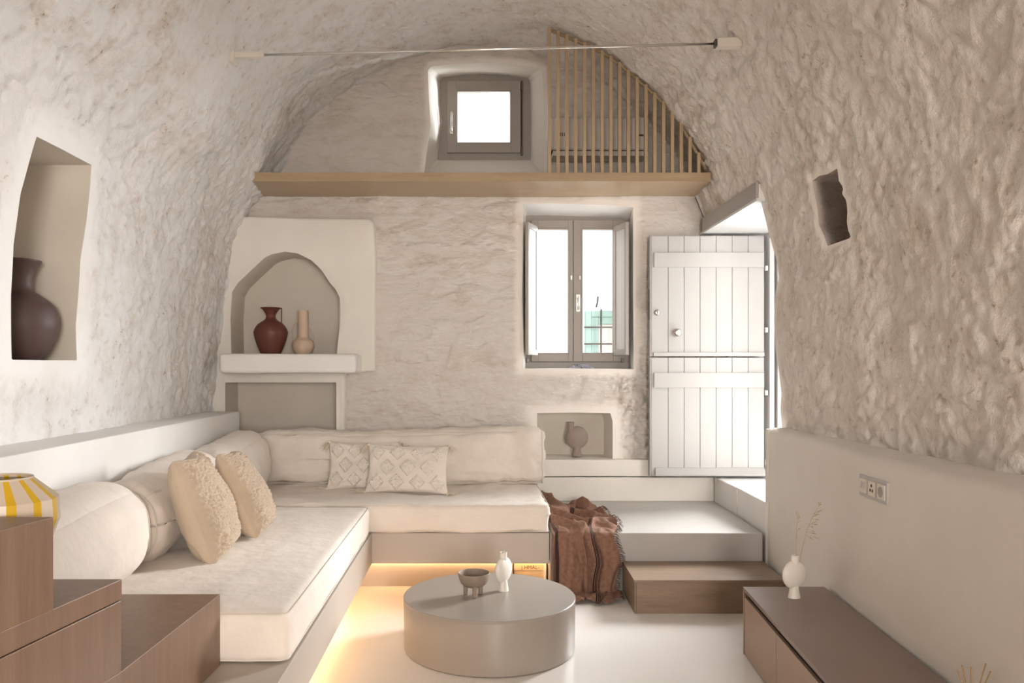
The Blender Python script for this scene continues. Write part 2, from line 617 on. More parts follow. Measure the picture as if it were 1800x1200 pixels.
def grid_surface(name, us, vs, pos, disp, holes, mats, flip=False, fader=0.10, outer=None):
    """pos(U, V)->(N,3), (N,3) normals; disp(P)->offset, crevice; holes: dict(poly, steps, cap, mat, fade)
    steps: functions taking and giving the ring positions"""
    nu, nv = len(us), len(vs)
    U, V = np.meshgrid(us, vs, indexing='ij')
    U = U.ravel().copy(); V = V.ravel().copy()
    ci = np.arange(nu - 1)[:, None] * nv + np.arange(nv - 1)[None, :]
    cells = np.stack([ci, ci + nv, ci + nv + 1, ci + 1], -1).reshape(-1, 4)
    if outer is not None:
        cu = U[cells].mean(1); cv = V[cells].mean(1)
        cells = cells[pt_in_poly(cu, cv, outer)]
    cu = U[cells].mean(1); cv = V[cells].mean(1)
    kept = np.ones(len(cells), bool)
    fade = np.ones(len(U))
    rings = []
    for h in holes:
        ins = pt_in_poly(cu, cv, h['poly']) & kept
        kept_now = kept & ~ins
        a = np.zeros(len(U), bool); a[cells[ins].ravel()] = True
        b = np.zeros(len(U), bool); b[cells[kept_now].ravel()] = True
        bnd = a & b
        d, qx, qy = poly_near(U, V, h['poly'])
        U[bnd] = qx[bnd]; V[bnd] = qy[bnd]
        fr = h.get('fade', fader)
        if fr: fade = np.minimum(fade, np.clip((d - fr * 0.35) / fr, h.get('minfade', 0), 1))
        # ring edges, in the winding of the kept cells
        ed = {}
        for c in cells[ins]:
            for k in range(4):
                e = (c[k], c[(k + 1) % 4])
                if (e[1], e[0]) in ed: del ed[(e[1], e[0])]
                else: ed[e] = 1
        nxt = {e[0]: e[1] for e in ed}
        st = next(iter(nxt)); loop = [st]; cur = nxt[st]
        while cur != st and len(loop) < 100000:
            loop.append(cur); cur = nxt[cur]
        rings.append((h, loop))
        kept = kept_now
    if outer is not None:
        a = np.zeros(len(U), int)
        np.add.at(a, cells.ravel(), 1)
        bnd = (a > 0) & (a < 4)
        for h, loop in rings:
            bnd[np.array(loop)] = False
        d, qx, qy = poly_near(U, V, outer)
        bnd &= d < 0.05
        U[bnd] = qx[bnd]; V[bnd] = qy[bnd]
        fade = np.minimum(fade, np.clip(d / 0.05, 0, 1))
    used = np.unique(cells[kept].ravel())
    remap = -np.ones(len(U), int); remap[used] = np.arange(len(used))
    P, N = pos(U[used], V[used])
    if flip: N = -N
    dv, crev = disp(P)
    fu = fade[used]
    P = P + N * (dv * fu)[:, None]
    verts = [tuple(p) for p in P]
    faces = [tuple(f) for f in remap[cells[kept]]]
    midx = [0] * len(faces)
    fl = list(fu); cl = list(crev * fu)
    for h, loop in rings:
        ring = [int(remap[i]) for i in loop]
        pts = np.array([verts[i] for i in ring])
        for stp in h['steps']:
            new = stp(pts)
            base = len(verts)
            verts += [tuple(p) for p in new]
            fl += [h.get('lfade', 0.0)] * len(new); cl += [0.0] * len(new)
            m = len(ring)
            for k in range(m):
                k2 = (k + 1) % m
                faces.append((ring[k], ring[k2], base + k2, base + k))
                midx.append(h.get('mat', 1))
            ring = [base + k for k in range(m)]
            pts = new
        if h.get('cap'):
            faces.append(tuple(ring))
            midx.append(h.get('capmat', h.get('mat', 1)))
    if flip: faces = [f[::-1] for f in faces]
    me = mesh_of(verts, faces)
    at = me.attributes.new('fade', 'FLOAT', 'POINT'); at.data.foreach_set('value', fl)
    at = me.attributes.new('crev', 'FLOAT', 'POINT'); at.data.foreach_set('value', cl)
    o = add_mesh(name, me, mats)
    me.polygons.foreach_set('material_index', midx)
    # sharp edges between wall and linings
    me.update()
    bm = bmesh.new(); bm.from_mesh(me)
    for e in bm.edges:
        if len(e.link_faces) == 2 and (e.link_faces[0].material_index != e.link_faces[1].material_index or e.calc_face_angle(0) > 0.9 and (e.link_faces[0].material_index > 0)):
            e.smooth = False
    bm.to_mesh(me); bm.free()
    return o


def dense(segs):
    out = []
    for a, b, st in segs:
        n = max(1, int(round((b - a) / st)))
        out += list(a + (b - a) * np.arange(n) / n)
    out.append(segs[-1][1])
    return np.array(out)


# ------------------------------------------------------------------ the vault
def Wd(D): return 2.05 + 0.045 * (np.minimum(D, 6.8) - 3.0)


left_prof = [(-1.0, 0.0), (-1.0, 0.6), (-1.0, 1.2), (-0.985, 1.6), (-0.96, 2.0), (-0.943, 2.3), (-0.928, 2.56), (-0.90, 2.75), (-0.855, 2.92), (-0.80, 3.06), (-0.755, 3.25),
             (-0.70, 3.47), (-0.655, 3.65), (-0.58, 3.80), (-0.47, 3.96), (-0.31, 4.15), (-0.15, 4.28)]
right_prof = [(0.0, 4.34), (0.14, 4.32), (0.27, 4.26), (0.433, 4.11), (0.515, 4.01), (0.66, 3.74), (0.744, 3.54), (0.81, 3.30), (0.862, 3.09), (0.90, 2.9), (0.935, 2.69), (0.962, 2.4),
              (0.985, 1.95), (1.0, 1.5), (1.01, 1.1), (1.015, 0.55), (1.015, 0.0)]
prof = np.array(spline(left_prof + right_prof, 330))
_len = np.concatenate([[0], np.cumsum(np.hypot(np.diff(prof[:, 0]) * 2.1, np.diff(prof[:, 1])))])
ULEN = _len[-1]


def prof_at(u): return np.interp(u, _len, prof[:, 0]), np.interp(u, _len, prof[:, 1])


def u_of_z(z, side):
    h = int(np.argmax(prof[:, 1]))
    if side < 0: return float(np.interp(z, prof[:h + 1, 1], _len[:h + 1]))
    return float(np.interp(-z, -prof[h:, 1], _len[h:]))


def vault_pos(U, V):
    e = 0.02
    s, z = prof_at(U)
    P = np.stack([s * Wd(V), V, z], 1)
    s0, z0 = prof_at(np.clip(U - e, 0, ULEN)); s1, z1 = prof_at(np.clip(U + e, 0, ULEN))
    tu = np.stack([(s1 - s0) * Wd(V), 0 * V, z1 - z0], 1)
    tv = np.stack([s * 0.045, np.ones_like(V), 0 * V], 1)
    N = np.cross(tu, tv)
    N /= np.linalg.norm(N, axis=1, keepdims=True)
    mid = np.stack([0 * V, V, 0 * V + 1.5], 1)
    sgn = np.sign(((mid - P) * N).sum(1))
    return P, N * sgn[:, None]


def px_hit(px, py):
    """point of the vault seen at a photo pixel -> (u, D)"""
    side = -1 if px < CX else 1
    lo, hi = 0.5, 9.0
    D = 3.5
    for D in np.arange(0.8, 8.0, 0.004):
        X = abs(PX(px, D)); z = PZ(py, D)
        h = int(np.argmax(prof[:, 1]))
        if side < 0: s = abs(np.interp(z, prof[:h + 1, 1], prof[:h + 1, 0]))
        else: s = np.interp(-z, -prof[h:, 1], prof[h:, 0])
        if X >= s * Wd(D): break
    return u_of_z(PZ(py, D), side), float(D)


def vault_disp(P):
    big = fbm(P * np.array([1.6, 1.6, 1.6]), 3, 3) * 0.022
    w = P + 0.05 * np.stack([vnoise(P * 6, 41), vnoise(P * 6, 42), vnoise(P * 6, 43)], 1)
    f1, f2, idv = worley(w * np.array([5.5, 4.6, 6.5]), 7)
    edge = np.clip((f2 - f1) / 0.30, 0, 1)
    amp = 0.5 + 0.5 * vnoise(P * 0.9, 77)
    st = (edge ** 0.6 - 1) * 0.019 * np.clip(amp * 1.3, 0.1, 1) + (idv - 0.5) * 0.014
    g1, g2, gid = worley(P * np.array([15, 13, 17.]), 19)
    pit = -np.clip(0.36 - g1, 0, 1) * (gid > 0.5) * 0.05
    rid = (1 - np.abs(fbm(P * np.array([9, 8, 6.]), 3, 63))) ** 4 * 0.005
    fine = fbm(P * 18, 4, 5, 0.65) * 0.0075
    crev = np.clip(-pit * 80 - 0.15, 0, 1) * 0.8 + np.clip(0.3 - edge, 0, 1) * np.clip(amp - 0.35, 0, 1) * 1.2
    return big + st + 0.005 + pit + fine + rid, crev


step_d = 0.0165
Vd = dense([(-4.0, 1.6, 0.12), (1.6, 2.4, 0.03), (2.4, 6.80, step_d)])
uL = u_of_z(3.3, -1); uR = u_of_z(3.3, 1)


def inward_x(dx, grow=0.0, flatx=None):
    def f(pts):
        q = pts.copy()
        if flatx is not None: q[:, 0] = flatx
        else: q[:, 0] += dx
        if grow:
            c = q.mean(0)
            q[:, 1] = c[1] + (q[:, 1] - c[1]) * (1 + grow); q[:, 2] = c[2] + (q[:, 2] - c[2]) * (1 + grow)
        return q
    return f


def uvpoly(pix): return [px_hit(x, y) for x, y in pix]


def densify(poly, st=0.03):
    out = []
    for i in range(len(poly)):
        a = np.array(poly[i]); b = np.array(poly[(i + 1) % len(poly)])
        n = max(1, int(np.hypot(*(b - a)) / st))
        for k in range(n): out.append(tuple(a + (b - a) * k / n))
    return out


nicheL = uvpoly([(20, 632), (19, 520), (23, 430), (36, 340), (64, 240), (112, 264), (161, 290), (158, 325), (151, 390), (141, 455), (137, 520), (133, 570), (135, 633), (75, 633)])
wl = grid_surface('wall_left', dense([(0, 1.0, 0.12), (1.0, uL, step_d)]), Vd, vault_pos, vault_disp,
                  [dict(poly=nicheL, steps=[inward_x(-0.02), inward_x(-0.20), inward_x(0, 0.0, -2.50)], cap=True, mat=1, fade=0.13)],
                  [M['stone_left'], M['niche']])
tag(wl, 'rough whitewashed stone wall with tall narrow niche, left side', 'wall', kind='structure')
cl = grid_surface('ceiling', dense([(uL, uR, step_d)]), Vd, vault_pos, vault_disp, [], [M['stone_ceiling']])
tag(cl, 'rough plastered barrel vault overhead', 'ceiling', kind='structure')

nicheR = uvpoly([(1428, 318), (1440, 309), (1455, 306), (1472, 296), (1475, 318), (1483, 330), (1480, 340), (1488, 352), (1490, 370), (1489, 390), (1491, 405), (1496, 415), (1493, 419), (1455, 432),
                 (1448, 412), (1440, 395), (1436, 360), (1432, 340)])
# ragged near jamb of the doorway, then up to the back wall
jam = uvpoly([(1336, 350), (1343, 375), (1351, 408), (1360, 440), (1367, 462), (1369, 490), (1363, 515), (1361, 560), (1363, 610), (1369, 650), (1374, 690), (1372, 720), (1375, 752)])
d_end = jam[-1][1]
door_poly = jam + [(u_of_z(0.62, 1), d_end), (u_of_z(0.60, 1), 6.735), (u_of_z(2.69, 1), 6.735)]
wr_ = grid_surface('wall_right', dense([(uR, ULEN - 1.05, step_d), (ULEN - 1.05, ULEN, 0.1)]), Vd, vault_pos, vault_disp,
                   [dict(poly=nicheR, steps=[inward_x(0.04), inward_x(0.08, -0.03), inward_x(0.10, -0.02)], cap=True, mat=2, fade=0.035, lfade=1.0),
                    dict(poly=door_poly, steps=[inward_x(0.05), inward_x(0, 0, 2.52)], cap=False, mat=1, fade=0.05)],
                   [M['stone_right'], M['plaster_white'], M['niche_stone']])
tag(wr_, 'rough beige limewashed stone wall with small rugged niche and doorway', 'wall', kind='structure')

# ------------------------------------------------------------------ back wall
DB = 6.75


def back_pos(U, V):
    P = np.stack([U, np.full_like(U, DB), V], 1)
    N = np.tile(np.array([0, -1.0, 0]), (len(U), 1))
    return P, N


def back_disp(P):
    Q = P.copy(); Q[:, 1] = 0
    big = fbm(Q * np.array([1.3, 1, 2.2]), 3, 90) * 0.020
    w = Q + 0.05 * np.stack([vnoise(Q * 5, 51), 0 * Q[:, 0], vnoise(Q * 5, 53)], 1)
    f1, f2, idv = worley(w * np.array([3.4, 1, 8.0]), 27)
    edge = np.clip((f2 - f1) / 0.32, 0, 1)
    rub = np.clip((P[:, 0] - 1.12) / 0.12, 0, 1) * np.clip((1.75 - P[:, 2]) / 0.2, 0, 1)
    amp = np.clip(0.45 + 0.8 * vnoise(Q * 1.1, 57), 0.12, 1) + rub
    st = (edge ** 0.6 - 1) * 0.028 * amp + (idv - 0.5) * 0.016
    h1, h2, hid = worley(w * np.array([14, 1, 17.]), 67)
    st = st + rub * (np.clip((h2 - h1) / 0.3, 0, 1) ** 0.6 - 1) * 0.030
    rid = (1 - np.abs(fbm(Q * np.array([4, 1, 11.]), 3, 83))) ** 5 * 0.012
    fine = fbm(Q * np.array([12, 1, 24.]), 4, 8, 0.65) * 0.0055
    crev = np.clip(0.3 - edge, 0, 1) * np.clip(amp - 0.3, 0, 1) * 0.9
    return big + st + 0.008 + rid + fine, crev


def bpoly(pix, D=DB): return [(PX(x, D), PZ(y, D)) for x, y in pix]


def to_rect(D, x0, x1, z0, z1):
    """step a roughly rectangular ring to a given rectangle at depth D"""
    def f(p):
        a0, a1, b0, b1 = p[:, 0].min(), p[:, 0].max(), p[:, 2].min(), p[:, 2].max()
        q = p.copy()
        q[:, 0] = x0 + (p[:, 0] - a0) / (a1 - a0) * (x1 - x0)
        q[:, 2] = z0 + (p[:, 2] - b0) / (b1 - b0) * (z1 - z0)
        q[:, 1] = D
        return q
    return f


def to_D(D, sc=1.0):
    def f(p):
        q = p.copy(); c = p.mean(0)
        q[:, 1] = D
        q[:, 0] = c[0] + (p[:, 0] - c[0]) * sc; q[:, 2] = c[2] + (p[:, 2] - c[2]) * sc
        return q
    return f


W1D, W2D = 7.12, 6.99
win1 = bpoly([(746, 304), (751, 262), (757, 220), (754, 175), (752, 124), (758, 117), (800, 112), (850, 110), (905, 113), (948, 119), (954, 126), (956, 200), (956, 304)])
win2 = bpoly([(920, 358), (960, 357), (1060, 360), (1113, 364), (1113, 500), (1114, 649), (1000, 648), (921, 648), (918, 520)])
nich3 = bpoly([(944, 726), (1010, 725), (1073, 726), (1077, 740), (1077, 808), (944, 808)])
# plain recess hidden behind the chimney block
nichB = [(-2.12, 0.55), (-1.15, 0.55), (-1.15, 2.62), (-2.12, 2.62)]
us = dense([(-2.6, -2.2, 0.1), (-2.2, 2.25, 0.0125), (2.25, 2.7, 0.1)])
zs = dense([(0, 0.7, 0.1), (0.7, 4.42, 0.0125), (4.42, 4.9, 0.12)])
wb = grid_surface('wall_back', us, zs, back_pos, back_disp,
                  [dict(poly=win1, lfade=0.35, steps=[to_D(DB + 0.04, 0.985), to_rect(W1D, PX(769, W1D), PX(932, W1D), PZ(281, W1D), PZ(131, W1D))], mat=1, fade=0.04),
                   dict(poly=win2, steps=[to_D(DB + 0.01, 0.995), to_rect(W2D + 0.03, PX(923, W2D), PX(1108, W2D), PZ(648, W2D), PZ(379, W2D))], mat=2, fade=0.06),
                   dict(poly=nich3, steps=[to_D(DB + 0.015, 0.99), to_D(DB + 0.30, 0.93)], cap=True, mat=1, capmat=3, fade=0.09),
                   dict(poly=nichB, steps=[to_D(7.3)], cap=True, mat=3, fade=0.05)],
                  [M['stone_back'], M['plaster'], M['plaster_white'], M['niche']])
tag(wb, 'rough whitewashed stone end wall with two windows', 'wall', kind='structure')

# wall behind the camera, with an unseen opening added for the fill light
def rear_wall():
    t = thing('wall_rear', 'plain plastered wall behind the viewpoint with an opening added for fill light', 'wall', (0, -4.0, 0), kind='structure')
    box('plaster_pier', -2.3, 0.3, -4.15, -4.0, 0, 4.6, M['plaster'], t, 0)
    box('plaster_pier', 1.65, 2.3, -4.15, -4.0, 0, 4.6, M['plaster'], t, 0)
    box('plaster_sill', 0.3, 1.65, -4.15, -4.0, 0, 1.0, M['plaster'], t, 0)
    box('plaster_lintel', 0.3, 1.65, -4.15, -4.0, 3.0, 4.6, M['plaster'], t, 0)


rear_wall()

fl = box('floor', -2.6, 2.6, -4.2, 7.2, -0.08, 0.0, M['floor'], None, 0)
tag(fl, 'smooth pale microcement floor', 'floor', kind='structure')


# ---------------------------------------------------------- plaster chimney block with the arched niche
DC = 6.62


def ch_pos(U, V):
    return np.stack([U, np.full_like(U, DC), V], 1), np.tile(np.array([0, -1.0, 0]), (len(U), 1))


def ch_disp(P): return fbm(P * 1.8, 3, 12) * 0.012 + fbm(P * 7, 2, 14) * 0.002, np.zeros(len(P))


def cpoly(pix): return [(PX(x, DC), PZ(y, DC)) for x, y in pix]


outer = cpoly([(340, 900), (340, 386), (440, 381), (520, 384), (600, 385), (648, 385), (655, 392), (658, 450), (657, 560), (656, 652), (604, 655), (603, 900)])
arch_pix = [(407, 640), (405, 560), (408, 513), (418, 497), (430, 486), (441, 475), (453, 464), (465, 453), (477, 447), (500, 442), (523, 445), (547, 457), (560, 469), (567, 477), (580, 497), (590, 508),
            (598, 525), (599, 560), (595, 593), (590, 640)]
niche_low = [(396, 672), (591, 672), (591, 890), (396, 890)]


def ch_back(D):
    def f(p):
        q = p.copy(); q[:, 1] = D
        return q
    return f


ch = grid_surface('chimney_breast', dense([(PX(340, DC), PX(660, DC), 0.0125)]), dense([(PZ(900, DC), PZ(380, DC), 0.0125)]), ch_pos, ch_disp,
                  [dict(poly=cpoly(arch_pix), steps=[to_D(DC + 0.012, 0.995), to_D(DC + 0.37, 1.0)], cap=True, mat=1, fade=0.03),
                   dict(poly=cpoly(niche_low), steps=[to_D(DC + 0.36, 1.0)], cap=True, mat=1, fade=0.02)],
                  [M['plaster'], M['niche']], outer=outer)
# side and top returns of the block
bm = bmesh.new(); bm.from_mesh(ch.data)
be = [e for e in bm.edges if e.is_boundary]
r = bmesh.ops.extrude_edge_only(bm, edges=be)
vv = [g for g in r['geom'] if isinstance(g, bmesh.types.BMVert)]
for v in vv: v.co.y += 0.02; v.co.x += 0.008 if v.co.x > -1.5 else 0; v.co.z += 0.008 if v.co.z > 2.5 else 0
be2 = [g for g in r['geom'] if isinstance(g, bmesh.types.BMEdge)]
r = bmesh.ops.extrude_edge_only(bm, edges=be2)
for g in r['geom']:
    if isinstance(g, bmesh.types.BMVert): g.co.y = 6.80
bm.to_mesh(ch.data); bm.free()
tag(ch, 'smooth plaster chimney breast with arched niche above a lower recess', 'chimney breast', kind='structure')

me = soft_box_mesh((PX(625, 6.25) - PX(385, 6.25)) / 2, 0.21, 0.078, 0.028, 24, wr=0.004, seed=4, wscale=(3, 3, 3))
set_v(me, get_v(me) + np.array([(PX(625, 6.25) + PX(385, 6.25)) / 2, 6.25 + 0.21, 1.575]))
o = add_mesh('plaster_shelf', me, M['plaster_white'])
tag(o, 'thick rounded white plaster shelf below the arched niche', 'shelf', kind='structure')

# ---------------------------------------------------------- low walls and platforms
def lx(D): return -1.78 - 0.0413 * (D - 2.94)


o = prism('ledge_wall', [(lx(1.0), 1.0), (lx(6.45), 6.45), (-2.35, 6.45), (-2.25, 1.0)], 0, 1.18, M['plaster_white'], None, 0.008)
tag(o, 'smooth white low wall running behind the chaise bolsters', 'low wall', kind='structure')


def rx(D): return 1.492 + 0.1 * D


def wainscot():
    n = 90
    ys = np.linspace(-1.0, 5.37, n)
    prof2 = [(0, 0.0)] + [(0, z) for z in np.linspace(0.1, 1.06, 12)] + [(0.004, 1.085), (0.013, 1.103), (0.028, 1.113), (0.045, 1.117), (0.12, 1.117), (0.62, 1.117)]
    vs, fs = [], []
    for y in ys:
        for dx, z in prof2: vs.append([rx(y) + dx, y, z])
    k = len(prof2)
    for i in range(n - 1):
        for j in range(k - 1): fs.append((i * k + j, i * k + j + 1, (i + 1) * k + j + 1, (i + 1) * k + j))
    fs.append(tuple((n - 1) * k + j for j in range(k)) )
    vs = np.array(vs)
    w = fbm(vs * np.array([1, 1.3, 1.3]), 2, 31) * 0.008
    vs[:, 0] += w
    vs[:, 2] += np.where(vs[:, 2] > 0.5, fbm(vs * np.array([0.1, 2.2, 0.1]), 2, 35) * 0.006, 0)
    # close the end to a corner post so the jamb looks solid
    me = mesh_of(vs, fs)
    o = add_mesh('low_wall', me, M['plaster'])
    return o


o = wainscot()
tag(o, 'smooth cream half-height wall with ledge, carrying the sockets', 'low wall', kind='structure')
# door-side return of the half wall
o = prism('wall_return', [(rx(5.36) - 0.002, 5.34), (2.6, 5.34), (2.6, 5.40), (rx(5.37) - 0.002, 5.40)], 0, 1.115, M['plaster'], None, 0.012)
tag(o, 'white end face of the half-height wall at the doorway', 'low wall', kind='structure')

pf = prism('raised_platform', [(0.535, 5.35), (1.995, 5.35), (2.08, 6.70), (0.535, 6.70)], 0, 0.40, M['concrete'], None, 0.006)
tag(pf, 'grey microcement landing between the sofa and the doorway', 'platform', kind='structure')
th = prism('door_threshold', [(2.02, 5.36), (2.60, 5.36), (2.60, 6.72), (2.075, 6.72), (2.06, 6.30), (2.055, 6.0)], 0, 0.61, M['plaster_white'], None, 0.01)
tag(th, 'white plastered threshold block under the open door', 'threshold', kind='structure')
box('joint_groove', 2.03, 2.034, 5.98, 5.984, 0.41, 0.6, M['niche'], th, 0)
o = box('back_kerb', -2.0, 2.07, 6.67, 6.80, 0.40, 0.605, M['plaster'], None, 0.006)
tag(o, 'low cream plaster kerb at the foot of the end wall', 'kerb', kind='structure')
me = soft_box_mesh(1.80, 0.075, 0.073, 0.014, 26, wr=0.003, seed=9, wscale=(3, 3, 3))
set_v(me, get_v(me) + np.array([-0.27, 6.745, 0.684]))
o = add_mesh('back_ledge', me, M['plaster'])
tag(o, 'long cream plaster ledge below the small niche', 'ledge', kind='structure')

# wooden step
st = thing('wooden_step', 'brown oak step in front of the grey landing', 'step', (1.5, 5.1, 0))
sp_ = [(1.007, 4.85), (1.945, 4.85), (2.0, 5.345), (1.029, 5.345)]
prism('riser_box', [(1.012, 4.857), (1.94, 4.857), (1.995, 5.345), (1.032, 5.345)], 0, 0.19, M['step_wood'], st, 0.001)
prism('tread', sp_, 0.191, 0.21, M['step_wood'], st, 0.002)
box('corner_seam', 1.0205, 1.023, 4.8555, 4.858, 0, 0.19, M['dark'], st, 0)

# ---------------------------------------------------------- loft board, slats, aircon
lf = thing('loft_board', 'long golden oak shelf board spanning the vault', 'shelf', (0, 6.4, 3.02))
def lb(y, side, z): return float(abs(np.interp(z, prof[:int(np.argmax(prof[:, 1])) + 1, 1], prof[:int(np.argmax(prof[:, 1])) + 1, 0])) if side < 0 else np.interp(-z, -prof[int(np.argmax(prof[:, 1])):, 1], prof[int(np.argmax(prof[:, 1])):, 0])) * float(Wd(y))
prism('board', [(-1.77, 6.195), (1.895, 6.195), (1.93, 6.76), (-1.80, 6.76)], 3.022, 3.086, M['oak'], lf, 0.002)
box('front_edge', -1.75, 1.892, 6.18, 6.195, 3.018, 3.088, M['oak'], lf, 0.001)

sc = thing('slatted_screen', 'golden oak vertical slat screen rising from the loft board', 'screen', (1.2, 6.2, 3.09))
xs_px = [965.5 + 15.42 * k for k in range(18)]
h = int(np.argmax(prof[:, 1]))
def vault_z(X, D):
    return float(np.interp(X / float(Wd(D)), prof[h:, 0], prof[h:, 1]))
tops = []
for x in xs_px + [1243]:
    X = PX(x, 6.2)
    zt = vault_z(X, 6.2) - 0.012
    tops.append((X, zt))
    if x > 1240: continue
    box('slat', X - 0.013, X + 0.013, 6.185, 6.215, 3.089, zt, M['slat'], sc, 0.0015)
add_mesh('curved_top_rail', tube_mesh([(X, 6.24, z + 0.005) for X, z in tops], 0.014, 6), M['slat'], sc, label='thin curved rail under the vault')

ac = thing('air_conditioner', 'beige wall air conditioner hidden behind the oak slats', 'air conditioner', (1.05, 6.72, 3.3))
box('casing', PX(969, 6.5), PX(1142, 6.5), 6.52, 6.73, PZ(262, 6.5), PZ(203, 6.5), M['ac_plastic'], ac, 0.022, seg=4)
box('louvre', PX(972, 6.5), PX(1139, 6.5), 6.515, 6.70, PZ(273, 6.5), PZ(264, 6.5), M['ac_plastic'], ac, 0.006)
box('air_slot', PX(970, 6.5), PX(1141, 6.5), 6.535, 6.72, PZ(264, 6.5), PZ(262, 6.5), M['dark'], ac, 0)
for k in range(3): box('printed_mark', PX(984 + k * 4, 6.5), PX(986 + k * 4, 6.5), 6.516, 6.52, PZ(238, 6.5), PZ(232, 6.5), M['ink'], ac, 0)
box('display', PX(1122, 6.5), PX(1132, 6.5), 6.516, 6.52, PZ(238, 6.5), PZ(235, 6.5), M['ink'], ac, 0)


# ---------------------------------------------------------- windows
def frame_rect(name, x0, x1, z0, z1, w, y0, y1, mat, parent, bev=0.003):
    a = box(name, x0, x0 + w, y0, y1, z0, z1, mat, parent, bev)
    box(name, x1 - w, x1, y0, y1, z0, z1, mat, parent, bev)
    box(name, x0 + w, x1 - w, y0, y1, z1 - w, z1, mat, parent, bev)
    box(name, x0 + w, x1 - w, y0, y1, z0, z0 + w, mat, parent, bev)
    return a


def window_small():
    D = W1D
    t = thing('window_1', 'small square taupe casement window above the loft board', 'window', (0.1, D, 3.45), kind='structure')
    x0, x1, z0, z1 = PX(760, D), PX(942, D), PZ(290, D), PZ(120, D)
    frame_rect('outer_frame', x0, x1, z0, z1, 0.165, D - 0.01, D + 0.07, M['frame'], t)
    D2 = D - 0.04
    a0, a1, b0, b1 = PX(786, D2), PX(915, D2), PZ(268, D2), PZ(142, D2)
    frame_rect('sash', a0, a1, b0, b1, 0.085, D2, D2 + 0.06, M['frame'], t)
    g0, g1, h0, h1 = a0 + 0.085, a1 - 0.085, b0 + 0.085, b1 - 0.085
    frame_rect('glazing_bead', g0 - 0.002, g1 + 0.002, h0 - 0.002, h1 + 0.002, 0.012, D2 + 0.006, D2 + 0.05, M['frame'], t)
    box('pane', g0, g1, D2 + 0.028, D2 + 0.034, h0, h1, M['glass'], t, 0)
    hx = PX(794, D2)
    add_mesh('handle', tube_mesh(spline([(hx, D2 - 0.002, PZ(231, D2)), (hx, D2 - 0.04, PZ(230, D2)), (hx - 0.004, D2 - 0.045, PZ(215, D2)), (hx, D2 - 0.04, PZ(199, D2))], 20), 0.009, 8), M['chrome'], t)
    box('handle_plate', hx - 0.017, hx + 0.017, D2 - 0.008, D2, PZ(235, D2), PZ(224, D2), M['chrome'], t, 0.004)
    for yy in (152, 266): box('hinge', a1 + 0.002, a1 + 0.022, D2 - 0.012, D2 + 0.02, PZ(yy + 7, D2), PZ(yy - 7, D2), M['dark_metal'], t, 0.003)
    box('hinge_rod', a1 + 0.006, a1 + 0.018, D2 - 0.004, D2 + 0.02, b0, b1, M['dark'], t, 0.001)


window_small()


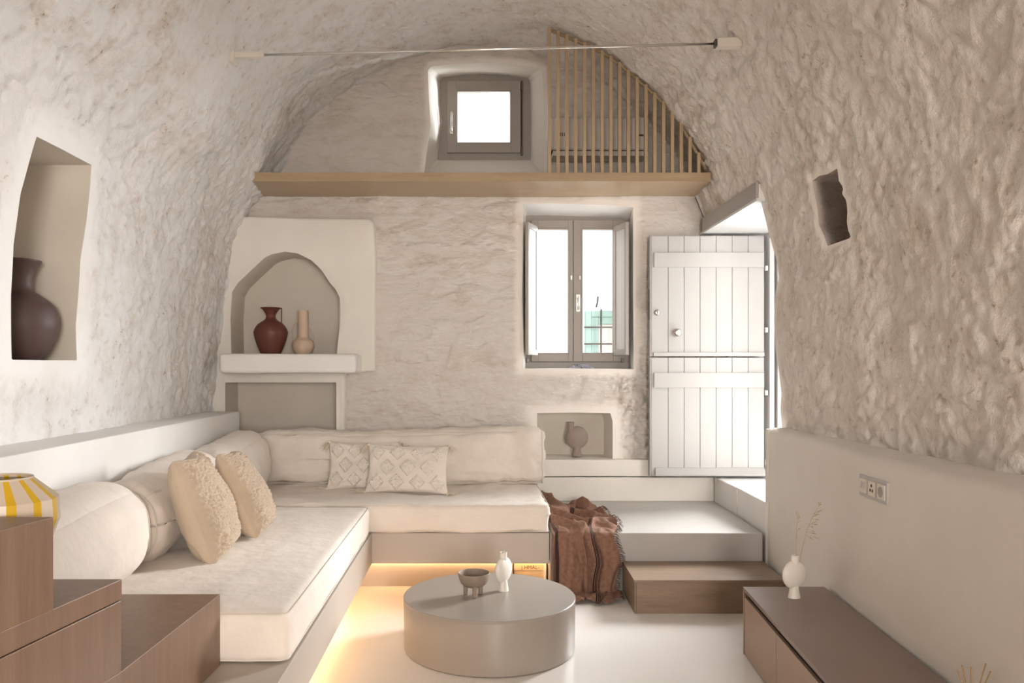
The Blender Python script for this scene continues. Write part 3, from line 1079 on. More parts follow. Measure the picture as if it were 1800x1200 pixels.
def window_large():
    D = W2D
    t = thing('window_2', 'tall two-leaf taupe window with folded inner shutters', 'window', (0.94, D, 1.53), kind='structure')
    x0, x1, z0, z1 = PX(916, D), PX(1115, D), PZ(654, D), PZ(374, D)
    frame_rect('outer_frame', x0, x1, z0, z1, 0.112, D + 0.01, D + 0.07, M['frame'], t)
    box('bottom_rail', x0 + 0.04, x1 - 0.04, D, D + 0.05, z0, PZ(636, D), M['frame'], t, 0.003)
    D2 = D - 0.03
    for (a, b, gl, gr) in ((934, 1007.3, 946, 999), (1008.2, 1098, 1024, 1078)):
        A0, A1, B0, B1 = PX(a, D2), PX(b, D2), PZ(635, D2), PZ(387, D2)
        G0, G1, H0, H1 = PX(gl, D2), PX(gr, D2), PZ(620, D2), PZ(403, D2)
        s = box('sash', A0, G0, D2, D2 + 0.055, B0, B1, M['frame'], t, 0.003)
        box('sash', G1, A1, D2, D2 + 0.055, B0, B1, M['frame'], t, 0.003)
        box('sash', G0, G1, D2, D2 + 0.055, B0, H0, M['frame'], t, 0.003)
        box('sash', G0, G1, D2, D2 + 0.055, H1, B1, M['frame'], t, 0.003)
        frame_rect('glazing_bead', G0 - 0.012, G1 + 0.012, H0 - 0.012, H1 + 0.012, 0.014, D2 - 0.005, D2 + 0.03, M['frame'], t)
        box('pane', G0, G1, D2 + 0.025, D2 + 0.031, H0, H1, M['glass'], t, 0)
    hx = PX(1016, D2)
    box('handle_plate', hx - 0.018, hx + 0.018, D2 - 0.008, D2, PZ(548, D2), PZ(517, D2), M['chrome'], t, 0.003)
    add_mesh('handle', tube_mesh([(hx, D2 - 0.008, PZ(522, D2)), (hx, D2 - 0.045, PZ(522, D2)), (hx, D2 - 0.048, PZ(534, D2)), (hx, D2 - 0.046, PZ(545, D2))], 0.008, 8), M['chrome'], t)
    for x in (1004, 1019):
        q = PX(x, D2)
        box('shutter_catch', q - 0.008, q + 0.008, D2 - 0.012, D2, PZ(492, D2), PZ(484, D2), M['chrome'], t, 0.003)
    for x in (928, 1094):
        q = PX(x, D2)
        box('latch', q - 0.012, q + 0.012, D2 - 0.014, D2, PZ(637, D2), PZ(629, D2), M['dark_metal'], t, 0.003)
    # inner shutters standing open into the reveal
    zb, zt = 1.655, 2.80
    for side, (fx, fy), (nx, ny) in ((-1, (PX(943, 6.95), 6.945), (PX(926, 6.71), 6.71)), (1, (PX(1080.5, 6.95), 6.945), (PX(1103, 6.71), 6.71))):
        L = math.hypot(nx - fx, ny - fy)
        ang = math.atan2(ny - fy, nx - fx)
        rt = empty('inner_shutter', (fx - 0.94, fy - D, zb - 1.53), (0, 0, ang))
        rt.parent = t
        rt['label'] = 'left inner shutter leaf' if side < 0 else 'right inner shutter leaf'
        hh = zt - zb
        s = 1 if side > 0 else -1
        def bb(n, a0, a1, y0, y1, c0, c1, mt): box(n, a0, a1, y0, y1, c0, c1, mt, rt, 0.002, True)
        bb('stile', 0, 0.035, -0.014, 0.014, 0, hh, M['stile_paint'])
        bb('stile', L - 0.04, L, -0.014, 0.014, 0, hh, M['stile_paint'])
        bb('rail', 0.035, L - 0.04, -0.014, 0.014, 0, 0.05, M['stile_paint'])
        bb('rail', 0.035, L - 0.04, -0.014, 0.014, hh - 0.05, hh, M['stile_paint'])
        n = 3
        wv = (L - 0.075) / n
        for k in range(n): bb('board', 0.035 + k * wv + 0.0015, 0.035 + (k + 1) * wv - 0.0015, -0.006, 0.006, 0.05, hh - 0.05, M['frame_light'])


window_large()

# cloth on the sill
def crumple(cx, cy, cz, w, d, hgt, seed):
    n = 36
    g = np.linspace(-1, 1, n)
    A, B = np.meshgrid(g, g, indexing='ij')
    A = A.ravel(); B = B.ravel()
    rr = 1 + 0.18 * np.sin(3 * np.arctan2(B, A) + seed) + 0.1 * np.sin(7 * np.arctan2(B, A))
    X = cx + A * w * rr; Y = cy + B * d * rr
    Q = np.stack([A * 2.2, B * 2.2, A * 0 + seed], 1)
    z = (1 - np.abs(fbm(Q, 3, seed))) ** 2 * hgt * np.clip(1.25 - A * A - B * B * 0.6, 0.05, 1)
    V = np.stack([X, Y, cz + z], 1)
    fs = [(i * n + j, (i + 1) * n + j, (i + 1) * n + j + 1, i * n + j + 1) for i in range(n - 1) for j in range(n - 1)]
    return mesh_of(V, fs)


o = add_mesh('cloth', crumple(PX(1024, 6.85), 6.85, 1.536, 0.095, 0.045, 0.045, 5), M['cloth_blue'])
md = o.modifiers.new('solid', 'SOLIDIFY'); md.thickness = 0.003
tag(o, 'small crumpled grey-blue cloth on the tall window sill', 'cloth')

# ---------------------------------------------------------- stable door, open flat against the end wall
DY = 6.6


def leaf(name, label, ztop, zbot, y_px_batten, upper):
    t = thing(name, label, 'door', (PX(1344, DY), DY, zbot), kind='structure')
    x0, x1 = PX(1142, DY), PX(1344, DY)
    box('edge_post', x0, x0 + 0.014, DY - 0.004, DY + 0.045, zbot, ztop, M['grey_paint'], t, 0.002, label='grey free edge of the leaf')
    n = 7
    edges = [1145] + [1174.3 + 28.2 * k for k in range(6)] + [1343.5]
    for k in range(n):
        a, b = PX(edges[k], DY), PX(edges[k + 1], DY)
        box('plank', a + 0.0012, b - 0.0012, DY, DY + 0.032, zbot + 0.002, ztop - 0.002, M['door'], t, 0.0035)
    box('backing', x0 + 0.012, x1 - 0.002, DY + 0.028, DY + 0.045, zbot + 0.001, ztop - 0.001, M['door'], t, 0.0)
    ya, yb = y_px_batten
    box('batten', PX(1149, DY), x1 - 0.01, DY - 0.02, DY + 0.001, PZ(yb, DY), PZ(ya, DY), M['door'], t, 0.003)
    return t


zm = PZ(627, DY)
d1 = leaf('door_1', 'upper white plank leaf of the stable door with steel knob', PZ(414, DY), zm + 0.005, (444, 470), True)
box('bottom_rail', PX(1148, DY), PX(1343, DY), DY - 0.016, DY, PZ(626, DY), PZ(619, DY), M['door'], d1, 0.004)
kb = add_mesh('knob', lathe_mesh(spline([(0.0, 0.075), (0.024, 0.073), (0.033, 0.06), (0.030, 0.045), (0.014, 0.036), (0.012, 0.012), (0.033, 0.009), (0.034, 0.0)], 40), 32), M['steel'], d1, True, 'round brushed steel knob')
kb.rotation_euler = (PI / 2, 0, 0)
kb.location = Vector((PX(1188.5, DY), DY - 0.001, PZ(585, DY))) - d1.location
lk = add_mesh('lock_cylinder', lathe_mesh([(0.0, 0.016), (0.016, 0.016), (0.024, 0.012), (0.026, 0.0)], 28), M['steel'], d1, True)
lk.rotation_euler = (PI / 2, 0, 0)
lk.location = Vector((PX(1155, DY), DY - 0.001, PZ(549, DY))) - d1.location
box('keyhole', -0.003, 0.003, -0.009, 0.009, 0.0155, 0.0175, M['dark'], lk, 0, True)
box('lock_plate', PX(1142, DY) - 0.004, PX(1142, DY) + 0.001, DY + 0.005, DY + 0.03, PZ(562, DY), PZ(508, DY), M['dark_metal'], d1, 0.001)
d2 = leaf('door_2', 'lower white plank leaf of the stable door', zm - 0.005, PZ(837, DY), (655, 681), False)
bm = bmesh.new()
pr = [(0, 0), (-0.055, 0.0), (-0.058, 0.012), (-0.01, 0.062), (0, 0.065)]
a0, a1 = PX(1152, DY), PX(1343, DY)
L0 = [bm.verts.new((a0 + (-0.012 if i in (1, 2) else 0), DY + p, PZ(835, DY) + q)) for i, (p, q) in enumerate(pr)]
L1 = [bm.verts.new((a1, DY + p, PZ(835, DY) + q)) for p, q in pr]
bm.faces.new(L0); bm.faces.new(L1[::-1])
for i in range(5): bm.faces.new((L0[i], L1[i], L1[(i + 1) % 5], L0[(i + 1) % 5]))
add_mesh('weather_bar', bm_mesh(bm), M['door'], d2)
for t, ys_ in ((d1, (472, 580)), (d2, (690, 812))):
    for y in ys_:
        box('hinge', PX(1343.5, DY), PX(1348, DY), DY - 0.03, DY - 0.005, PZ(y + 4.5, DY), PZ(y - 4.5, DY), M['chrome'], t, 0.002)

df = thing('door_frame', 'pale grey frame post of the doorway at the right', 'door frame', (2.5, 6.66, 0.61), kind='structure')
box('jamb', 2.505, 2.545, 6.56, 6.70, 0.61, 2.69, M['frame_light'], df, 0.003)
box('jamb', 2.56, 2.60, 6.53, 6.70, 0.61, 2.69, M['door'], df, 0.003)
box('jamb', 2.505, 2.60, 5.30, 5.42, 0.61, 2.69, M['frame_light'], df, 0.003)
box('head', 2.505, 2.60, 5.42, 6.56, 2.63, 2.69, M['frame_light'], df, 0.003)

lt = thing('door_lintel', 'slanting grey-edged white board over the doorway', 'lintel', (2.2, 6.0, 2.69), kind='structure')
box('fascia', 1.955, 1.975, 5.37, 6.62, 2.70, 2.815, M['grey_paint'], lt, 0.003)
box('soffit_board', 1.96, 2.60, 5.37, 6.74, 2.685, 2.705, M['lintel'], lt, 0.001)
prism('infill', [(1.975, 5.37), (2.2, 5.37), (2.3, 6.74), (1.975, 6.62)], 2.705, 2.80, M['plaster'], lt, 0)
o = add_mesh('cable', tube_mesh([(PX(1223, 6.66), 6.68, PZ(345, 6.66)), (PX(1231, 6.66), 6.69, PZ(362, 6.66)), (PX(1237, 6.66), 6.68, PZ(380, 6.66)), (PX(1238, 6.66), 6.68, PZ(386, 6.66))], 0.004, 6), M['dark_metal'])
tag(o, 'thin dark cable in the corner between loft board and lintel', 'cable')
o = add_mesh('nail', lathe_mesh([(0, 0.012), (0.007, 0.010), (0.007, 0.0)], 10), M['dark_metal'])
o.rotation_euler = (PI / 2, 0, 0); o.location = (PX(1129, DB), DB - 0.01, PZ(410, DB))
tag(o, 'small dark nail in the wall between tall window and door', 'nail')

# ---------------------------------------------------------- tie rod
tr_ = thing('tie_rod', 'thin steel tie rod crossing the vault with end anchors', 'tie rod', (0, 4.8, 3.45))
ul, dl = px_hit(404, 98); ur, dr = px_hit(1294, 76)
pl = Vector((PX(404, dl), dl, PZ(98, dl))); pr_ = Vector((PX(1294, dr), dr, PZ(76, dr)))
dv = (pr_ - pl).normalized()
lenr = (pr_ - pl).length
add_mesh('rod', tube_mesh([pl + dv * 0.2, pl + dv * lenr * 0.5, pr_ - dv * 0.12], 0.0075, 10), M['chrome'], tr_)


def obox(name, c, ax, hl, hw, hh, mat, parent, bev=0.003):
    me = box_mesh(-hl, hl, -hw, hw, -hh, hh, bev)
    q = ax.to_track_quat('X', 'Z')
    me.transform(Matrix.Translation(c) @ q.to_matrix().to_4x4())
    return add_mesh(name, me, mat, parent)


obox('left_sleeve', pl + dv * 0.12, dv, 0.095, 0.016, 0.016, M['cream_plastic'], tr_)
obox('left_anchor', pl + dv * 0.012, dv, 0.022, 0.035, 0.05, M['cream_plastic'], tr_)
obox('right_anchor', pr_ - dv * 0.045, dv, 0.075, 0.03, 0.026, M['cream_plastic'], tr_)
obox('right_nut', pr_ - dv * 0.125, dv, 0.008, 0.022, 0.022, M['dark_metal'], tr_)

# ---------------------------------------------------------- sofa base (built-in floating L)
sb = thing('sofa_base', 'taupe built-in floating L-shaped sofa base with glowing underside', 'sofa base', (-0.7, 5.0, 0))
prism('chaise_slab', [(-1.70, 1.0), (-0.688, 1.0), (-0.688, 5.352), (-1.88, 5.352)], 0.19, 0.40, M['base'], sb, 0.004)
box('bench_slab', -1.9, 0.53, 5.352, 6.67, 0.19, 0.40, M['base'], sb, 0.004)
box('chaise_plinth', -1.78, -0.86, 1.0, 5.5, 0, 0.19, M['base'], sb, 0)
box('bench_plinth', -1.8, 0.285, 5.48, 6.6, 0, 0.19, M['base'], sb, 0)
box('bench_plinth', 0.285, 0.53, 5.62, 6.6, 0, 0.19, M['base'], sb, 0)
box('led_strip', -0.853, -0.838, 1.1, 5.3, 0.172, 0.186, M['led'], sb, 0, label='glowing warm light strip')
box('led_strip', -0.80, 0.52, 5.455, 5.467, 0.176, 0.187, M['led'], sb, 0, label='glowing warm light strip')

bx = thing('flat_box', 'narrow tan box with printed marks tucked under the sofa corner', 'box', (0.41, 5.55, 0))
box('carton', 0.295, 0.522, 5.50, 5.60, 0, 0.155, M['card'], bx, 0.003)
box('label_band', 0.294, 0.515, 5.4955, 5.50, 0.108, 0.152, M['card'], bx, 0.001)
box('end_strap', 0.505, 0.523, 5.494, 5.50, 0.0, 0.156, M['cream_plastic'], bx, 0.001)
tc = bpy.data.curves.new('printed_text', 'FONT'); tc.body = '| HMAL-'; tc.size = 0.036; tc.extrude = 0.0004; tc.align_x = 'CENTER'
tmp = bpy.data.objects.new('printed_text', tc); COL.objects.link(tmp)
bpy.context.view_layer.update()
me = bpy.data.meshes.new_from_object(tmp); bpy.data.objects.remove(tmp)
to = add_mesh('printed_text', me, M['ink'], bx, True)
to.rotation_euler = (PI / 2, 0, 0); to.location = (0.0, -0.0555, 0.117)

# ---------------------------------------------------------- seat mattresses and bolsters
def cushion(name, label, cat, group, x0, x1, y0, y1, z0, z1, r, puff, wr, seed, wscale, cuts=34, seams='z', shear=0.0, sag=None, plan=None):
    c = Vector(((x0 + x1) / 2, (y0 + y1) / 2, z0))
    t = thing(name, label, cat, c, group=group)
    hx, hy, hz = (x1 - x0) / 2, (y1 - y0) / 2, (z1 - z0) / 2
    def warp(v):
        v = v.copy()
        if sag is not None: v = sag(v)
        if shear: v[:, 0] += -shear * v[:, 1]
        v[:, 2] += hz
        v[:, 2] = np.maximum(v[:, 2], 0.0)
        return v
    me = soft_box_mesh(hx, hy, hz, r, cuts, puff, wr, seed, wscale, warp)
    add_mesh('cover', me, M['canvas'], t, True)
    k = 0.29 * r
    if 'z' in seams:
        for s, sg in (('top', 1), ('bottom', -1)):
            ring = rrect_ring(hx - k * 0.6, hy - k * 0.6, r)
            pts = np.array([(a, b, sg * (hz - k * 0.9)) for a, b in ring])
            pts = warp(pts)
            add_mesh('piping', tube_mesh([tuple(p) for p in pts], 0.0032, 6, True), M['seam'], t, True)
    if 'y' in seams:
        for sg in (-1, 1):
            pts = np.array([(a, sg * (hy - k * 0.9), b) for a, b in rrect_ring(hx - k * 0.45, hz - k * 0.45, r)])
            pts = warp(pts)
            add_mesh('piping', tube_mesh([tuple(p) for p in pts], 0.0032, 6, True), M['seam'], t, True)
    if 'x' in seams:
        for sg in (-1, 1):
            pts = np.array([(sg * (hx - k * 0.9), a, b) for a, b in rrect_ring(hy - k * 0.45, hz - k * 0.45, r)])
            pts = warp(pts)
            add_mesh('piping', tube_mesh([tuple(p) for p in pts], 0.0032, 6, True), M['seam'], t, True)
    return t


cushion('seat_mattress', 'large cream canvas chaise mattress nearest the viewer', 'mattress', 'cream sofa mattresses', -1.79, -0.692, 2.94, 5.275, 0.402, 0.597, 0.04, (0.004, 0.004, 0.012), 0.004, 3, (2.5, 1.5, 3), 40)


def bench_sag(v):
    q = v.copy()
    d = np.exp(-(((v[:, 0] - 0.62) / 0.35) ** 2 + ((v[:, 1] + 0.1) / 0.3) ** 2))
    q[:, 2] -= np.where(v[:, 2] > 0, d * 0.012, 0)
    a = np.sin((v[:, 0] - 0.3 * v[:, 1]) * 34 + 2 * np.sin(v[:, 1] * 9)) * 0.008
    q[:, 2] += np.where(v[:, 2] > 0.05, a * np.exp(-((v[:, 0] - 0.55) / 0.4) ** 2), 0)
    return q


cushion('seat_mattress', 'cream canvas bench mattress along the end wall with creased right part', 'mattress', 'cream sofa mattresses', -1.88, 0.533, 5.335, 6.64, 0.402, 0.597, 0.035, (0.003, 0.006, 0.010), 0.009, 8, (4, 4, 6), 44, sag=bench_sag)


def back_sag(v):
    q = v.copy()
    # the fill droops between the ends, front leans back a little
    t = (v[:, 0] + 0.15) / 1.1
    q[:, 2] += np.where(v[:, 2] > 0, -0.022 * np.exp(-(t / 0.55) ** 2) + 0.01 * t, 0)
    q[:, 1] += (v[:, 2]) * 0.10
    q[:, 1] += np.sin(v[:, 0] * 22 + 1.3 * np.sin(v[:, 2] * 9)) * 0.005 * np.clip(v[:, 2] / 0.2 + 0.4, 0, 1.3)
    return q


cushion('back_cushion', 'long cream canvas back cushion against the end wall', 'cushion', 'cream back cushions', -1.78, 0.59, 6.28, 6.60, 0.59, 1.035, 0.085, (0.01, 0.035, 0.012), 0.019, 5, (6, 3, 5), 48, 'xz', sag=back_sag)


def bol_sag(v):
    q = v.copy()
    q[:, 0] += -0.10 * v[:, 2] * np.where(v[:, 2] > 0, 1, 0.2)
    q[:, 2] += np.where(v[:, 2] > 0, 0.02 * np.sin(v[:, 1] * 3.4), 0)
    return q


BOLS = dict(shear=0.0413, sag=bol_sag)
cushion('bolster_cushion', 'fat cream back bolster half hidden behind the wooden stairs', 'cushion', 'cream back cushions', -1.785, -1.41, 2.22, 3.56, 0.594, 1.0, 0.16, (0.012, 0.02, 0.012), 0.006, 6, (3, 2.5, 4), 40, 'y', **BOLS)
cushion('bolster_cushion', 'fat cream back bolster behind the nearer knit pillow', 'cushion', 'cream back cushions', -1.83, -1.47, 3.58, 4.86, 0.594, 1.0, 0.15, (0.012, 0.02, 0.012), 0.010, 12, (4, 3.5, 5), 40, 'y', **BOLS)
cushion('bolster_cushion', 'fat cream back bolster in the sofa corner beyond the knit pillows', 'cushion', 'cream back cushions', -1.89, -1.53, 4.88, 6.14, 0.594, 1.025, 0.15, (0.012, 0.03, 0.015), 0.010, 16, (4, 3.5, 5), 40, 'y', **BOLS)


# ---------------------------------------------------------- pillows
def pillow_grid(w, h_, t, n, side, seed, dispf=None, slump=0.0):
    g = np.sin(np.linspace(-1, 1, n) * PI / 2)
    A, B = np.meshgrid(g, g, indexing='ij')
    A = A.ravel(); B = B.ravel()
    x = w / 2 * A * (1 - 0.07 * (1 - B ** 2) * A ** 2)
    y = h_ / 2 * B * (1 - 0.07 * (1 - A ** 2) * B ** 2)
    body = (np.clip(1 - A ** 2, 0, 1) * np.clip(1 - B ** 2, 0, 1)) ** 0.36
    z = t / 2 * body * (1 + slump * -B)
    Q = np.stack([A * 2, B * 2, A * 0 + seed], 1)
    z = z + fbm(Q * 1.2, 3, seed) * 0.012 * np.minimum(1, body * 2.5)
    # puckers running in from the corners
    for cx_, cy_ in ((-1, -1), (1, -1), (1, 1), (-1, 1)):
        d = np.hypot(A - cx_, B - cy_); an = np.arctan2(B - cy_, A - cx_)
        z = z + np.sin(an * 14 + cx_ + seed) * 0.006 * np.exp(-((d - 0.35) / 0.3) ** 2) * np.minimum(1, body * 2)
    if dispf is not None: z = z + dispf(x, y) * np.minimum(1, body * 3)
    V = np.stack([x, y, side * z], 1)
    fs = [(i * n + j, (i + 1) * n + j, (i + 1) * n + j + 1, i * n + j + 1) for i in range(n - 1) for j in range(n - 1)]
    if side < 0: fs = [f[::-1] for f in fs]
    return mesh_of(V, fs)


def pillow_surf(w, h_, t, seed, u, v, slump=0.0):
    """height of the front face at normalised u, v"""
    A, B = u, v
    body = (max(0, 1 - A * A) * max(0, 1 - B * B)) ** 0.36
    x = w / 2 * A * (1 - 0.07 * (1 - B * B) * A * A); y = h_ / 2 * B * (1 - 0.07 * (1 - A * A) * B * B)
    z = t / 2 * body * (1 + slump * -B) + float(fbm(np.array([[A * 2.4, B * 2.4, seed * 1.2]]), 3, seed)[0]) * 0.012 * min(1, body * 2.5)
    return Vector((x, y, z))


def knit_bumps(x, y):
    q = np.stack([x / 0.0135, y / 0.0120, 0 * x + 0.5], 1)
    f1, f2, idv = worley(q, 61)
    return np.clip(1 - f1 * f1 * 1.9, 0, 1) * 0.012 + (idv - 0.5) * 0.003


def orient(o, n, up, loc):
    """local z -> n, local y -> up-ish"""
    n = Vector(n).normalized()
    u = Vector(up); u = (u - n * u.dot(n)).normalized()
    x = u.cross(n)
    Mx = Matrix((x, u, n)).transposed().to_4x4()
    Mx.translation = Vector(loc)
    o.matrix_world = Mx
    o.rotation_euler = Mx.to_euler(); o.location = Vector(loc)


def knit_pillow(label, loc, n, up, w, h_, t, seed):
    r = thing('knit_pillow', label, 'pillow', group='knitted pillows on the chaise')
    add_mesh('knitted_front', pillow_grid(w, h_, t, 230, 1, seed, knit_bumps, 0.15), M['knit'], r, True)
    add_mesh('plain_back', pillow_grid(w, h_, t, 50, -1, seed, None, 0.15), M['knit_back'], r, True, 'smooth tan cotton back')
    orient(r, n, up, loc)
    return r


knit_pillow('bumpy beige knit pillow, the larger and nearer of the pair', (-1.335, 3.86, 0.845), (0.93, 0.14, 0.34), (-0.30, -0.05, 0.95), 0.46, 0.52, 0.25, 2)
knit_pillow('bumpy beige knit pillow, the farther and narrower of the pair', (-1.28, 4.36, 0.83), (0.90, 0.16, 0.42), (-0.42, 0.0, 0.90), 0.45, 0.49, 0.22, 4)


def tassel(parent, loc, d, seed):
    t = empty('tassel', loc); t.parent = parent
    rr = random.Random(seed)
    d = Vector(d).normalized()
    kn = bmesh.new()
    bmesh.ops.create_icosphere(kn, subdivisions=2, radius=0.014)
    add_mesh('knot', bm_mesh(kn, True), M['tassel'], t, True)
    ms = []
    for k in range(46):
        a = Vector((rr.gauss(0, 1), rr.gauss(0, 1), rr.gauss(0, 1))) * 0.014
        L = rr.uniform(0.045, 0.062)
        ms.append(tube_mesh([Vector((0, 0, 0)), d * L * 0.5 + a * 0.8, d * L + a * 1.25 + Vector((0, 0, -0.004))], 0.0022, 4))
    add_mesh('strands', join_meshes(ms), M['tassel'], t, True)['kind'] = 'stuff'


def tuft_mesh(w, h_, t, seed, cu, cv, ru, rv, rot=0.0):
    """a diamond of looped yarn following the pillow face"""
    n = 30
    vs, fs = [], []
    idx = {}
    for i in range(n):
        for j in range(n):
            a = -1 + 2 * i / (n - 1); b = -1 + 2 * j / (n - 1)
            # diamond: rotate the square by 45 degrees
            u = cu + (a - b) / 2 * ru; v = cv + (a + b) / 2 * rv
            u = max(-0.985, min(0.985, u)); v = max(-0.985, min(0.985, v))
            p = pillow_surf(w, h_, t, seed, u, v)
            e = min(1, (1 - max(abs(a), abs(b))) * 7)
            p.z += 0.002 + 0.024 * e ** 0.5 * (1 - 0.3 * max(abs(a), abs(b)) ** 3) + (rnd.uniform(-0.004, 0.003) if e > 0 else 0) - (0.008 if e <= 0 else 0)
            p.x += rnd.uniform(-0.003, 0.003); p.y += rnd.uniform(-0.003, 0.003)
            vs.append(tuple(p))
    for i in range(n - 1):
        for j in range(n - 1): fs.append((i * n + j, (i + 1) * n + j, (i + 1) * n + j + 1, i * n + j + 1))
    return mesh_of(vs, fs)


def tufted_pillow(label, loc, n, up, w, h_, t, seed):
    r = thing('tufted_pillow', label, 'pillow', group='tufted lumbar pillows')
    add_mesh('front_cover', pillow_grid(w, h_, t, 60, 1, seed), M['canvas'], r, True)
    add_mesh('back_cover', pillow_grid(w, h_, t, 40, -1, seed), M['canvas'], r, True)
    for row, v in enumerate((-0.62, 0.0, 0.62)):
        us_ = [-0.75, -0.25, 0.25, 0.75] if row != 1 else [-0.5, 0.0, 0.5]
        for u in us_: add_mesh('tuft', tuft_mesh(w, h_, t, seed, u, v, 0.20, 0.36), M['tuft'], r, True)
    for cu, cv, d in ((-1, -1, (-1, -0.15, 0.1)), (1, -1, (1, -0.1, 0.1)), (-1, 1, (-0.5, -0.9, 0.3)), (1, 1, (0.6, -0.8, 0.3))):
        p = pillow_surf(w, h_, t, seed, cu * 0.99, cv * 0.99)
        tassel(r, p, d, seed * 10 + int(cu * 2 + cv))
    orient(r, n, up, loc)
    return r


tufted_pillow('cream pillow with raised diamond tufts, in front of its twin', (-0.485, 5.86, 0.775), (0.02, -0.93, 0.36), (0.02, 0.36, 0.93), 0.62, 0.37, 0.13, 3)
tufted_pillow('cream pillow with diamond tufts, half hidden behind its twin', (-0.84, 6.06, 0.775), (0.06, -0.95, 0.28), (0.0, 0.28, 0.95), 0.56, 0.37, 0.12, 6)


# ---------------------------------------------------------- throw
def throw():
    na, ns = 150, 210
    T, S = np.meshgrid(np.linspace(0, 1, na), np.linspace(0, 1, ns), indexing='ij')
    T = T.ravel(); S = S.ravel()
    # path: on the landing, over its edge, down, along the floor
    L1, L2, L3 = 0.93, 0.395, 0.20
    s = S * (L1 + L2 + L3)
    onA = s < L1
    onC = s > L1 + L2
    tb = np.clip((s - L1) / L2, 0, 1)
    y = np.where(onA, 6.27 - s, np.where(onC, 5.285 - (s - L1 - L2), 5.335 - tb * 0.05))
    z = np.where(onA, 0.405, np.where(onC, 0.012, 0.402 - tb * 0.39))
    k = 1 / (1 + np.exp(-(s - L1) / 0.012)); kc = 1 / (1 + np.exp(-(s - L1 - L2) / 0.02))
    # folds
    ph = T * 2 * PI
    ph2 = T * 5.2 + 0.35 * np.sin(T * 9 + 1.0) + 0.25 * np.sin(tb * 2.4 + T * 4) + 0.15
    tri = np.abs((ph2 % 1.0) - 0.5) * 2            # 0 on a fold's crest, 1 in the valley
    dep = 0.55 + 0.45 * np.sin(np.floor(ph2) * 2.3 + 1.1)
    fold = (1 - tri ** 2.2) * (0.55 + 0.45 * dep)
    fold = fold + 0.10 * np.sin(ph * 6.3 + 4 * tb)
    out = 0.010 + 0.062 * np.clip(fold, 0.02, 1.2) * (0.55 + 0.45 * tb)
    zA = 0
    Q = np.stack([T * 2.4 + 2.2 * S, S * 8.0 - 2.6 * T, 0 * T + 3], 1)
    rg = np.exp(-(fbm(Q, 2, 71, 0.3) / 0.30) ** 2)
    Q2 = np.stack([T * 6 + 3 * S, S * 9 - 3 * T, 0 * T + 8], 1)
    rg2 = np.exp(-(fbm(Q2, 1, 75) / 0.35) ** 2)
    hump = np.exp(-((T - 0.05) / 0.28) ** 2) * 0.085 * np.clip(1.0 - s / L1 * 0.95, 0.0, 1) + np.exp(-((T - 0.85) / 0.12) ** 2 - ((s - 0.05) / 0.12) ** 2) * 0.07
    zA = rg * 0.055 + rg2 * 0.012 + hump + 0.004
    zA = zA * np.clip((L1 - s) / 0.06 * 0.6 + 0.4, 0.25, 1)
    z = z + (1 - k) * zA + kc * (0.022 * (0.4 + fold) * np.clip(1 - (s - L1 - L2) / 0.22, 0.25, 1) + rg2 * 0.02)
    y = y - k * (1 - kc) * out - kc * out * 1.0 - kc * 0.02 * np.sin(ph * 1.5 + 0.6)
    # width: left side along the mattress, right side drifting
    xl = 0.545 + 0.0 * s
    xr = np.interp(s, [0, 0.25, 0.6, L1, L1 + L2 * 0.5, L1 + L2, L1 + L2 + L3], [0.95, 1.0, 1.03, 0.99, 1.0, 0.99, 0.96])
    xr = xr + 0.012 * np.sin(s * 19) + (fbm(np.stack([s * 6, s * 0, s * 0], 1), 2, 5)) * 0.012
    x = xl + (xr - xl) * T
    x = x + k * np.sin(ph * 4.4 + 2.2) * 0.010 * np.sin(PI * T)
    x = x + (1 - k) * (rg - 0.4) * 0.03 * np.sin(PI * T)
    x = np.maximum(x, 0.542)
    V = np.stack([x, y, np.maximum(z, 0.004)], 1)
    fs = [(i * ns + j, i * ns + j + 1, (i + 1) * ns + j + 1, (i + 1) * ns + j) for i in range(na - 1) for j in range(ns - 1)]
    me = mesh_of(V, fs)
    uvl = me.uv_layers.new(name='UVMap')
    li = np.empty(len(me.loops), int); me.loops.foreach_get('vertex_index', li)
    # the stripes slant across the landing and run straight down the drop
    Tw = T + 0.10 * np.clip((L1 - s) / L1, 0, 1) ** 1.0 * 0 + 0.30 * np.clip((L1 - s) / L1, 0, 1)
    uvl.data.foreach_set('uv', np.stack([Tw[li], S[li]], 1).ravel())
    t = thing('throw_blanket', 'brown woven throw with dark stripes spilling off the grey landing', 'throw', (0.78, 5.6, 0.4))
    o = add_mesh('cloth', me, M['throw'], t)
    md = o.modifiers.new('solid', 'SOLIDIFY'); md.thickness = 0.004
    # fringe on the right edge
    ms = []
    idx = (na - 1) * ns
    for j in range(6, ns - 4, 2):
        p = Vector(V[idx + j])
        sj = s[idx + j]
        if sj < 0.12: continue
        for q in range(2):
            a = Vector((rnd.uniform(0.02, 0.045), rnd.uniform(-0.012, 0.012), rnd.uniform(-0.03, -0.005) if sj > L1 * 0.97 else rnd.uniform(-0.006, 0.004)))
            b = a * 0.5 + Vector((0, 0, 0.006))
            e = p + a
            if e.z < 0.003: e.z = 0.003
            if sj < L1 * 0.97: e.z = max(e.z - 0.02, 0.404); 
            if e.y > 4.85 and e.x > 1.0 and e.z < 0.215 and sj > L1: e.x = 1.0
            ms.append(tube_mesh([p, p + b, e], 0.0016, 3))
    f = add_mesh('fringe', join_meshes(ms), M['fringe'], t, label='dark knotted fringe')
    f['kind'] = 'stuff'


throw()

